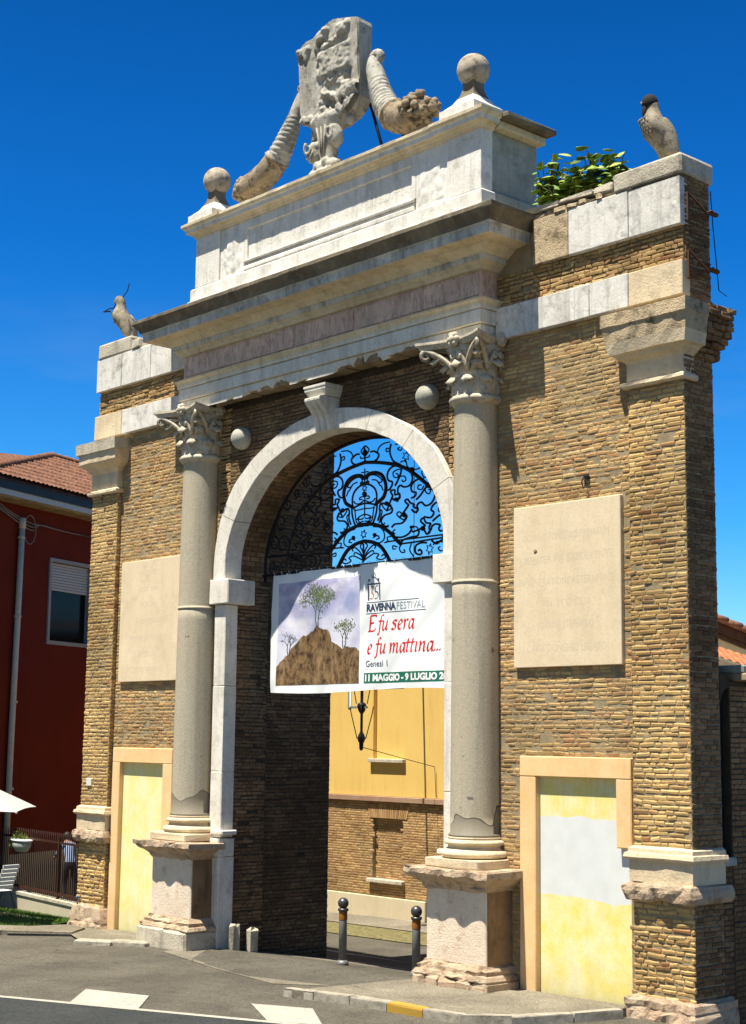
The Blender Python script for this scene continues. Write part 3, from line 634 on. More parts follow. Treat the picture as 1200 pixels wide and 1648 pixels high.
    for za, zb, pr_ in ((9.40, 9.49, .07), (9.49, 9.57, .12), (9.57, 9.65, .17), (9.65, 9.74, .22), (9.74, 9.83, .25), (9.83, 9.92, .27), (9.92, 10.01, .29), (10.01, 10.10, .31), (10.10, 10.19, .30)):
        y_ = .165
        while y_ < .62+pr_*.6:
            w_ = rnd.uniform(.12, .28); q_ = pr_+rnd.uniform(-.03, .025); a, b = sorted((xo-sg*.02, xo+sg*q_)); mb.box(a, b, y_, min(y_+w_, .66+pr_*.5)-.008, za, zb-.008, 2, b=.015, j=.012); y_ += w_
    mb.build('pilaster_capital', p)

# --- marble courses across the wall
JR = {'lo': [4.30, 5.25, 6.03, 6.33, 7.10, 8.12], 'hi': [5.15, 5.91, 7.12, 8.10]}
JL = {'lo': [4.30, 5.05, 7.02, 8.12], 'hi': [4.6, 5.95, 7.08, 8.10]}
for sg in (-1, 1):
    for key, za, zb, y0 in (('lo', 10.315, 10.855, -.115), ('hi', 11.41, 12.16, -.12)):
        mb = MB(MARBLE_BAND, TAN, TANROUGH); js = (JR if sg > 0 else JL)[key]
        for i in range(len(js)-1):
            a, b = sorted((sg*js[i], sg*js[i+1])); mi = 0
            if sg > 0 and key == 'lo' and i == len(js)-2: mi = 1
            if sg > 0 and key == 'hi' and i == 0: mi = 2
            if sg < 0 and key == 'lo' and i == len(js)-2: mi = 1
            zt = zb+(.03*rnd.random() if key == 'hi' else 0)
            mb.box(a+.005, b-.005, y0-rnd.uniform(0, .012), .1 if i < len(js)-2 else .09, za, zt, mi, b=.012, j=.004)
        mb.build('marble_course', gate)
    mb = MB(COPING, TANROUGH)
    if sg > 0:
        mb.box(6.86, 8.15, -.15, .70, 12.20, 12.50, 0, b=.03, j=.015)
        x = 4.35
        while x < 6.8:
            w_ = rnd.uniform(.35, .75); mb.box(x, min(x+w_, 6.83)-.01, -.13-rnd.uniform(0, .03), .66, 12.27+rnd.uniform(-.03, .03), 12.40+rnd.uniform(-.03, .04), 0, b=.03, j=.02)
            x += w_
        x = 4.35
        while x < 7.1:
            w_ = rnd.uniform(.12, .3); mb.box(x, x+w_-.012, -.10-rnd.uniform(0, .05), .6, 12.17, 12.27+rnd.uniform(-.02, .02), 1, b=.025, j=.02); x += w_
    else:
        mb.box(-8.04, -6.72, -.14, .66, 12.17, 12.50, 0, b=.03, j=.012); mb.box(-6.71, -6.36, -.14, .66, 12.17, 12.40, 0, b=.03, j=.015)
        mb.box(-6.35, -5.75, -.10, .66, 12.14, 12.30, 0, b=.03, j=.015); mb.box(-5.74, -4.4, -.08, .66, 12.12, 12.22, 0, b=.03, j=.015)
    mb.build('coping', gate)

# --- jambs, imposts, archivolt, keystone
for sg in (-1, 1):
    mb = MB(MARBLE)
    zs = [gz(0, 0)-.1, 1.42, 1.78, 3.05, 4.72, 6.33] if sg < 0 else [gz(0, 0)-.1, 1.42, 1.78, 2.86, 4.66, 6.33]
    for i in range(len(zs)-1):
        e = {0: .03, 1: .06}.get(i, 0.); a, b = sorted((sg*(3.07-e), sg*(3.43+e*.5)))
        mb.box(a, b, -.06-e, .25, zs[i]+.004, zs[i+1]-.004, 0, b=.014, j=.006 if i > 1 else .018)
    a, b = sorted((sg*2.95, sg*3.46)); mb.box(a, b, -.10, .27, 1.84, 1.93, 0, b=.02)
    mb.build('jamb', gate)
    mb = MB(MARBLE); a, b = sorted((sg*2.88, sg*3.50)); mb.box(a, b, -.16, .52, 6.335, 6.825, 0, b=.014, j=.006); mb.build('impost', gate)
    # pair of small worn guard stones at the foot of the jamb
arch = MB(MARBLE)
cuts = [0, 22, 44, 66, 84, 96, 114, 136, 158, 180]
for a0, a1 in zip(cuts, cuts[1:]):
    k = 8; vs = []; fs = []
    for i in range(k+1):
        d = lerp(a0+.12, a1-.12, i/k)
        for tab, ad, y in ((IN_R, .012, -.105), (IN_R, 0, -.09), (IN_R, 0, .30), (OUT_R, 0, .1), (OUT_R, 0, -.09), (OUT_R, -.012, -.105)):
            x, z = arc_pt(tab, d, ad); vs.append((x, y, z))
    for i in range(k):
        for q in range(6): fs.append((i*6+q, (i+1)*6+q, (i+1)*6+(q+1) % 6, i*6+(q+1) % 6))
    fs += [tuple(range(6)), tuple(k*6+q for q in range(5, -1, -1))]
    arch.add(vs, fs, 0)
arch.build('archivolt', gate)
ks = MB(ARCHIT)
side = cr_spline([(-.12, 9.36), (-.20, 9.38), (-.23, 9.50), (-.26, 9.62), (-.34, 9.74), (-.45, 9.86), (-.49, 9.93), (-.44, 9.985), (-.10, 9.99)], 5)
side = [(y, z) for y, z in side]; xs_ = [-.215, -.195, -.11, -.095, -.065, -.048, .048, .065, .095, .11, .195, .215]; dep = [.0, .0, .0, -.03, -.03, .0, .0, -.03, -.03, .0, .0, .0]
vs = []; n_ = len(side)
for x, dd in zip(xs_, dep):
    for (y, z) in side: vs.append((x, y-dd*1.2, z))
fs = [(i*n_+k, (i+1)*n_+k, (i+1)*n_+k+1, i*n_+k+1) for i in range(len(xs_)-1) for k in range(n_-1)]
fs += [tuple(range(n_)), tuple((len(xs_)-1)*n_+k for k in range(n_-1, -1, -1))]
ks.add(vs, fs); ks.box(-.218, .218, -.12, .06, 9.38, 9.99, 0, b=.004)
loft(ks, [(0, 10.0, 0), (.02, 10.03, 0), (.045, 10.09, 0), (.065, 10.12, 0), (.065, 10.17, 0), (.08, 10.18, 0), (.08, 10.22, 0)], .235, -.36, .0, seg=.1)
ks.build('keystone', gate)
for sg in (-1, 1):
    mb = MB(SPHST); mb.sphere((sg*2.66, -.07, 9.62), .225, 28, 16); mb.build('stone_sphere', gate)

# --- doors walled up in the side bays
for sg in (-1, 1):
    dr = thing('bd', None, None); bpy.data.objects.remove(dr)
    f = MB(PEACH); yf, yb = -.055, .10; zb = gz(sg*6, 0)-.1
    xo0, xo1, xi0, xi1 = 4.77, 6.98, 5.10, 6.70
    def bx(a, b, z0, z1):
        p, q = sorted((sg*a, sg*b)); f.box(p, q, yf, yb, z0, z1, 0, b=.012, j=.003)
    bx(xo0, xi0-.0, zb, 3.163); bx(xo0, xo1, 3.165, 3.475)
    bx(xi1, xo1, 2.16 if sg > 0 else zb, 3.163)
    fr = f.build('door_surround', gate)
    p = MB(YELDOOR2 if sg > 0 else YELDOOR)
    a, b = sorted((sg*5.05, sg*6.93)); p.box(a, b, .055, .15, zb, 3.2, 0, b=.003)
    p.build('plastered_door_panel', fr)
# --- hook, meter cover, iron ties at the right end
mb = MB(IRON); mb.tube([(6.17, -.01, 7.78), (6.17, -.10, 7.78), (6.14, -.11, 7.70), (6.17, -.10, 7.60), (6.20, -.09, 7.68), (6.17, -.10, 7.78)], .012); mb.box(6.12, 6.22, -.06, .0, 7.76, 7.82); mb.build('wall_hook', gate)
mb = MB(IRON); mb.tube([(-7.60, -.13, 9.02), (-7.60, -.19, 9.0), (-7.62, -.2, 8.92), (-7.58, -.19, 8.86), (-7.56, -.18, 8.95), (-7.60, -.19, 9.0)], .014); mb.build('wall_hook', gate)
mb = MB(flat('painted_cover', (.62, .60, .54), .6)); mb.box(-7.86, -7.66, -.145, -.10, 2.64, 2.80, 0, b=.008); mb.build('meter_cover', gate)
mb = MB(flat('blue_valve', (.06, .14, .24), .5)); mb.tube([(-7.98, -.17, .05), (-7.98, -.17, .25), (-7.98, -.10, .27)], .02); mb.sphere((-7.98, -.18, .27), .035, 8, 6); mb.build('standpipe', gate)
for z0 in (11.62, 10.72):
    mb = MB(RUST); x = 8.17
    mb.bar((x, -.02, z0-.16), (x, -.02, z0+.28), .03); mb.bar((x, -.02, z0-.16), (x+.06, .52, z0+.10), .03); mb.bar((x, -.02, z0+.28), (x+.06, .40, z0+.02), .025)
    mb.box(x-.02, x+.05, .50, .70, z0+.05, z0+.11, 0, b=.01); mb.build('wall_tie', gate)
mb = MB(IRON); mb.tube([(8.10, .66, 12.1), (8.11, .70, 11.5), (8.12, .76, 10.9), (8.12, .80, 10.55), (8.12, 1.0, 10.5)], .008); mb.build('cable', gate)
# chips of plant-stained dark stone behind right end
# --- pedestals and columns
PCX = 3.90
def leafmesh(mb, bx, by, bz, ang, w_, h, out, curl, mi=0, n=6, lobes=True):
    """acanthus leaf: rises from the bell, bends out and curls down at its tip"""
    ca, sa = math.cos(ang), math.sin(ang); vs = []; k = 5
    for i in range(n+1):
        t = i/n
        rad = out*(t**2.2); zz = h*math.sin(min(t, .86)/.86*math.pi/2)-(curl*((t-.8)/.2)**1.5*1.0 if t > .8 else 0)
        rad += (curl*.9*((t-.78)/.22) if t > .78 else 0)
        ww = w_*(.78+.3*math.sin(t*math.pi*.9))*(1 if t < .8 else 1-.55*((t-.8)/.2)**1.5)
        if lobes: ww *= 1+.13*math.cos(t*math.pi*7)
        for j in range(k):
            s = (j-(k-1)/2)/((k-1)/2); rr = rad+.035*(1-abs(s))*(1 if j == 2 else .4)-.03*abs(s)
            vs.append((bx+ca*rr-sa*s*ww/2, by+sa*rr+ca*s*ww/2, bz+zz-.03*abs(s)*t))
    fs = [(i*k+j, i*k+j+1, (i+1)*k+j+1, (i+1)*k+j) for i in range(n) for j in range(k-1)]
    mb.add(vs, fs, mi, True)
for sg in (-1, 1):
    cx = sg*PCX; cy = -.14
    # pedestal
    pd = MB(PEDST, PEDSIDE)
    g0 = gz(cx, 0)+(.0 if sg < 0 else .1)
    pd.box(cx-.66, cx+.66, -.60, .02, .24, 1.42, 0, b=.018, j=.006)
    # streaked brown slab on the right-hand side
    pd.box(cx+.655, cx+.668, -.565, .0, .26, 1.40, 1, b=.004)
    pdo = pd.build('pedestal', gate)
    b = MB(PINK if sg > 0 else KERB, PINK)
    b.mats = [PINK, COPING]
    if sg > 0:
        for i in range(5): b.box(cx-.84+i*.336, cx-.84+(i+1)*.336-.005, -.80-rnd.uniform(-.02, .03), .02, g0-.25, g0+.16, 0, b=.05, j=.03)
    else:
        b.box(cx-.84, cx+.04, -.82, .02, g0-.25, .04, 1, b=.035, j=.015); b.box(cx+.05, cx+.80, -.80, .02, g0-.25, .03, 1, b=.035, j=.015)
    loft(b, [(.13, .02, 0), (.15, .06, 0), (.13, .11, 0), (.07, .14, 0), (.085, .18, 0), (.05, .22, 0), (.0, .26, 0)], 0, 0, 0) if False else None
    tmp = MB(PINK); loft(tmp, [(.14, .02, 0), (.16, .06, 0), (.13, .11, 0), (.08, .13, 0), (.09, .18, 0), (.04, .22, 0), (.0, .26, 0)], .665, -.605, .02, seg=.08, jit=wear(.05, 5, 8+sg))
    b.add([(v[0]+cx, v[1], v[2]) for v in tmp.v], tmp.f, 0)
    b.build('pedestal_base', pdo)
    b = MB(PINK)
    tmp = MB(PINK); loft(tmp, [(.0, 1.36, 0), (.03, 1.40, 0), (.05, 1.44, 0), (.12, 1.50, 0), (.20, 1.56, 0), (.25, 1.585, 0), (.27, 1.60, 0), (.27, 1.68, 0), (.25, 1.70, 0)], .665, -.60, .02, seg=.07, jit=wear(.045, 4.5, 30+sg*4))
    b.add([(v[0]+cx, v[1], v[2]) for v in tmp.v], tmp.f, 0); b.build('pedestal_cap', pdo)
    # column
    sh = MB(GRANITE); pr = []
    for i in range(25):
        t = i/24; z = 2.24+t*7.0; r = .412-.040*t**1.6
        if i == 0: pr += [(r+.03, 2.19), (r+.03, 2.22), (r, z)]
        else: pr.append((r, z))
    pr += [(.385, 9.26), (.40, 9.28)]
    zr = 6.25; pr2 = []
    for r, z in pr:
        pr2.append((r, z))
        if abs(z-(2.24+7*13/24)) < .01:
            pr2 += [(r, 6.225), (r-.008, 6.235), (r-.008, 6.25), (r+.012, 6.255), (r+.012, 6.285), (r, 6.29)]
    sh.lathe(pr2, (cx, cy), 56)
    colm = sh.build('column', gate)
    b = MB(TAN)
    b.box(cx-.60, cx+.60, cy-.58, .02, 1.705, 1.86, 0, b=.02, j=.012)
    b.lathe([(.45, 1.862), (.53, 1.865), (.565, 1.90), (.57, 1.925), (.55, 1.965), (.50, 1.985), (.49, 1.99), (.455, 2.01), (.445, 2.04), (.46, 2.06), (.50, 2.07), (.515, 2.09), (.50, 2.125), (.46, 2.14), (.435, 2.15), (.45, 2.16), (.45, 2.185), (.40, 2.192)], (cx, cy), 56)
    b.build('column_base', colm)
    c = MB(TAN, MARBLE)
    c.mats = [stone('capital_stone%s' % ('' if sg < 0 else '_b'), (.62, .55, .42), (.50, .44, .33), dirt=(.12, .10, .07), dirt_lo=.5, dirt_hi=.72, dirt_max=.8, streak=.25, bump=.6, bd=.02, scale=2)]
    c.lathe([(.38, 9.24), (.42, 9.27), (.45, 9.30), (.455, 9.33), (.43, 9.365), (.40, 9.37), (.385, 9.40), (.385, 9.75), (.40, 9.95), (.45, 10.10), (.52, 10.20), (.50, 10.21)], (cx, cy), 40)
    for i in range(8):
        a = 2*math.pi*(i+.5)/8; leafmesh(c, cx+.385*math.cos(a), cy+.385*math.sin(a), 9.375, a, .27, .32, .05, .10)
    for i in range(8):
        a = 2*math.pi*i/8; leafmesh(c, cx+.375*math.cos(a), cy+.375*math.sin(a), 9.42, a, .27, .56, .10, .13)
    for i in range(4):
        a = math.pi/4+i*math.pi/2
        for s in (-1, 1):
            pts = []
            for k in range(9):
                t = k/8; aa = a+s*.42*(1-t)**1.1; rr = .43+.42*t**1.5; pts.append((cx+rr*math.cos(aa), cy+rr*math.sin(aa), 9.80+.40*t**.75))
            ex = pts[-1]
            for k in range(1, 14):
                th = k*.55; q = .10*(1-k/15); pts.append((ex[0]+math.cos(a)*q*math.sin(th)*1., ex[1]+math.sin(a)*q*math.sin(th), ex[2]-.10+q*math.cos(th)))
            c.tube(pts, [.036]*9+[.034-.0012*k for k in range(1, 14)], 6)
        leafmesh(c, cx+.46*math.cos(a), cy+.46*math.sin(a), 9.80, a, .22, .30, .20, .12)
        # inner helices towards each face centre
        b_ = i*math.pi/2
        for s in (-1, 1):
            pts = []
            for k in range(7):
                t = k/6; aa = b_+s*(.40-.24*t); rr = .43+.07*t; pts.append((cx+rr*math.cos(aa), cy+rr*math.sin(aa), 9.80+.30*t))
            ex = Vector(pts[-1]); tv = Vector((-math.sin(b_), math.cos(b_), 0))*(-s)
            for k in range(1, 11):
                th = k*.6; q = .065*(1-k/12); v = ex+tv*(q*math.sin(th))+Vector((0, 0, -.065+q*math.cos(th))); pts.append(tuple(v))
            c.tube(pts, .024, 6)
        # flower on the abacus
        fx, fy = cx+.56*math.cos(b_), cy+.56*math.sin(b_)
        c.sphere((fx, fy, 10.30), .075, 10, 7)
        for k in range(6):
            th = k*math.pi/3; tv = Vector((-math.sin(b_), math.cos(b_), 0)); v = Vector((fx, fy, 10.30))+tv*(.075*math.cos(th))+Vector((0, 0, .075*math.sin(th))); c.sphere(tuple(v), .05, 8, 5)
    # abacus with hollow sides
    ab = []
    for i in range(4):
        b_ = i*math.pi/2; 
        for k in range(9):
            t = -1+2*k/8; 
            if k == 8: continue
            d = .53+.20*abs(t)**1.8; l = .735*t; ab.append((d*math.cos(b_)-l*math.sin(b_), d*math.sin(b_)+l*math.cos(b_)))
    M = len(ab); vs = []
    for s, z in ((.90, 10.215), (.93, 10.24), (.955, 10.27), (.97, 10.275), (1.0, 10.29), (1.0, 10.325)):
        vs += [(cx+x*s, cy+y*s, z) for x, y in ab]
    fs = [(k*M+i, k*M+(i+1) % M, (k+1)*M+(i+1) % M, (k+1)*M+i) for k in range(5) for i in range(M)]+[tuple(range(M-1, -1, -1)), tuple(5*M+i for i in range(M))]
    c.add(vs, fs)
    co = c.build('column_capital', colm, recalc=False)
    sdf = co.modifiers.new('thick', 'SOLIDIFY'); sdf.thickness = .022; sdf.offset = 0

# --- entablature
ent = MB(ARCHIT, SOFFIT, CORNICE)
CHIPS = [(-2.6, .12, .05), (-1.95, .24, .09), (-1.55, .20, .14), (-1.05, .32, .16), (-.35, .15, .07), (.80, .30, .14), (1.22, .16, .22), (1.58, .30, .19), (2.15, .20, .11), (2.52, .30, .17), (3.0, .12, .06)]
def jar(k, q):
    d = Vector((0, .006*nz(q, 3, k), .004*nz(q, 4, k)))
    if k <= 2 and q.y < -.2:
        h = .8*max([0]+[hh*min(1, 1.7*(1-abs(q.x+.06*nz(q, 6)-c_)/w_))*(.75+.5*abs(nz(q, 9, 5))) for c_, w_, hh in CHIPS])+.012*max(0, nz((q.x, 0, 0), 5, 2))
        if k < 2: d += Vector((0, 1.3*h, h))
        else: d += Vector((0, .8*max(0, h-.07), max(0, h-.07)))
    return d
loft(ent, [(0, 10.335, 0), (0, 10.345, 0), (0, 10.42, 0), (0, 10.545, 0), (-.03, 10.55, 0), (-.03, 10.565, 0), (.045, 10.57, 0), (.047, 10.79, 0), (.015, 10.795, 0), (.015, 10.81, 0), (.07, 10.815, 0), (.075, 10.86, 2), (.09, 10.92, 2), (.125, 10.955, 2), (.125, 10.985, 2), (.09, 10.995, 0), (.0, 11.0, 0)], 4.27, -.434, .03, seg=.07, jit=jar, cap_bot=False)
x = -4.26; k = 0
while x < 4.26:
    w_ = rnd.uniform(.42, .62); b = min(x+w_, 4.26)
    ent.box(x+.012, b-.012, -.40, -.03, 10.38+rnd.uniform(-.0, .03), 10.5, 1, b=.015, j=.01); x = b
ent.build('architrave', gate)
fz = MB(FRIEZE); loft(fz, [(0, 11.0, 0), (0, 11.49, 0)], 4.26, -.405, .03, seg=.4)
for a, b in ((-4.20, -.65), (-.58, 1.05), (1.22, 4.20)): fz.box(a, b, -.432, -.40, 11.06, 11.44, 0, b=.012, j=.004)
fzo = fz.build('frieze', gate)
cn = MB(CORNICE, CORN_BLUE, CORN_DARK)
loft(cn, [(0, 11.49, 0), (.03, 11.50, 0), (.05, 11.54, 0), (.10, 11.58, 0), (.10, 11.60, 0), (.13, 11.61, 1), (.14, 11.69, 1), (.17, 11.70, 0), (.20, 11.73, 0), (.27, 11.78, 0), (.29, 11.81, 0), (.30, 11.83, 0), (.50, 11.86, 0), (.52, 11.845, 0), (.535, 11.85, 1), (.54, 11.99, 1), (.555, 12.0, 1), (.57, 12.03, 2), (.585, 12.04, 2), (.60, 12.09, 2), (.645, 12.15, 2), (.69, 12.21, 2), (.70, 12.225, 2), (.70, 12.285, 2), (.69, 12.295, 2), (-.2, 12.36, 2)], 4.27, -.437, .05, sx=1.3, seg=.09, jit=wear(.010, 3.0, 1))
cn.build('cornice', gate)
# --- attic
at = MB(MARBLE_ATT, STUCCO, TANROUGH)
loft(at, [(.11, 12.34, 0), (.11, 12.68, 0), (.075, 12.70, 0), (.07, 12.93, 0), (.05, 12.955, 0), (.0, 12.985, 0)], 4.13, -.27, .0, seg=.25, jit=wear(.012, 2.5, 6))
at.box(-4.10, 4.10, -.18, 1.17, 12.30, 14.10, 1, b=.01)
at.box(-4.19, 4.19, .0, 1.22, 12.3, 12.98, 1, b=.03)
for sg in (-1, 1):
    a, b = sorted((sg*3.31, sg*4.13)); at.box(a, b, -.285, .0, 12.985, 14.055, 0, b=.008)
    a, b = sorted((sg*2.50, sg*3.30)); at.box(a, b, -.255, .0, 12.99, 14.055, 0, b=.012, j=.006)
    a, b = sorted((sg*2.40, sg*2.50)); at.box(a, b, -.262, .0, 13.22, 14.055, 0, b=.012, j=.006)
    K = 22; vs = []; fs = []
    for jz in range(K+1):
        for ix in range(K+1):
            u, v = ix/K, jz/K; x = sg*lerp(2.54, 3.26, u); z = lerp(13.02, 13.9, v); e = min(u, v, 1-u, 1-v)
            k = max(0, min(1, e*7)); d = .035*max(0, nz((x, 0, z), 3.0, 2)+.25)+.03*abs(nz((x, 0, z), 7, 5)); vs.append((x, -.250-k*d, z))
    for jz in range(K):
        for ix in range(K): i0 = jz*(K+1)+ix; fs.append((i0, i0+1, i0+K+2, i0+K+1))
    at.add(vs, fs, 0, True)
at.box(-2.40, 2.40, -.215, .0, 13.22, 13.86, 0, b=.003)
at.box(-2.40, 2.40, -.262, .0, 13.855, 14.055, 0, b=.012, j=.006)
for z0, z1, y in ((12.99, 13.09, -.30), (13.10, 13.15, -.27), (13.155, 13.215, -.31)): at.box(-2.48, 2.48, y, .0, z0, z1, 0, b=.02, j=.004)
ato = at.build('attic', gate)
ac = MB(MARBLE_ATT, CORNICE, CORN_DARK)
apr = [(.0, 14.05, 1), (.03, 14.06, 1), (.05, 14.10, 1), (.09, 14.13, 1), (.10, 14.145, 1), (.16, 14.15, 0), (.17, 14.22, 0), (.20, 14.235, 1), (.235, 14.28, 1), (.24, 14.335, 1), (.0, 14.36, 0)]
loft(ac, apr, 4.12, -.265, .0, seg=.13, jit=wear(.012, 4, 12))
for sg in (-1, 1):
    tmp = MB(MARBLE_ATT); loft(tmp, apr, .41, -.285, .0, seg=.2, jit=wear(.008, 4, 15)); ac.v, o0 = ac.v, len(ac.v)
    ac.v += [(v[0]+sg*3.725, v[1], v[2]+.006) for v in tmp.v]; ac.f += [tuple(i+o0 for i in f) for f in tmp.f]; ac.mi += tmp.mi; ac.sm += tmp.sm
ac.box(-4.48, 4.48, .0, 1.28, 14.24, 14.345, 2, b=.02, j=.01); ac.box(-4.28, 4.28, .02, 1.22, 14.10, 14.24, 1, b=.02)
ac.build('attic_cornice', ato)
INSC = flat('incised_letter_shade', (.675, .645, .565), .9)  # flat letters, shade of the cut grooves put into their colour
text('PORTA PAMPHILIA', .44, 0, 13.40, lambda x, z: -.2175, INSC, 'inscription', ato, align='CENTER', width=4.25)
FRL = flat('frieze_letter', (.22, .155, .14), .9)
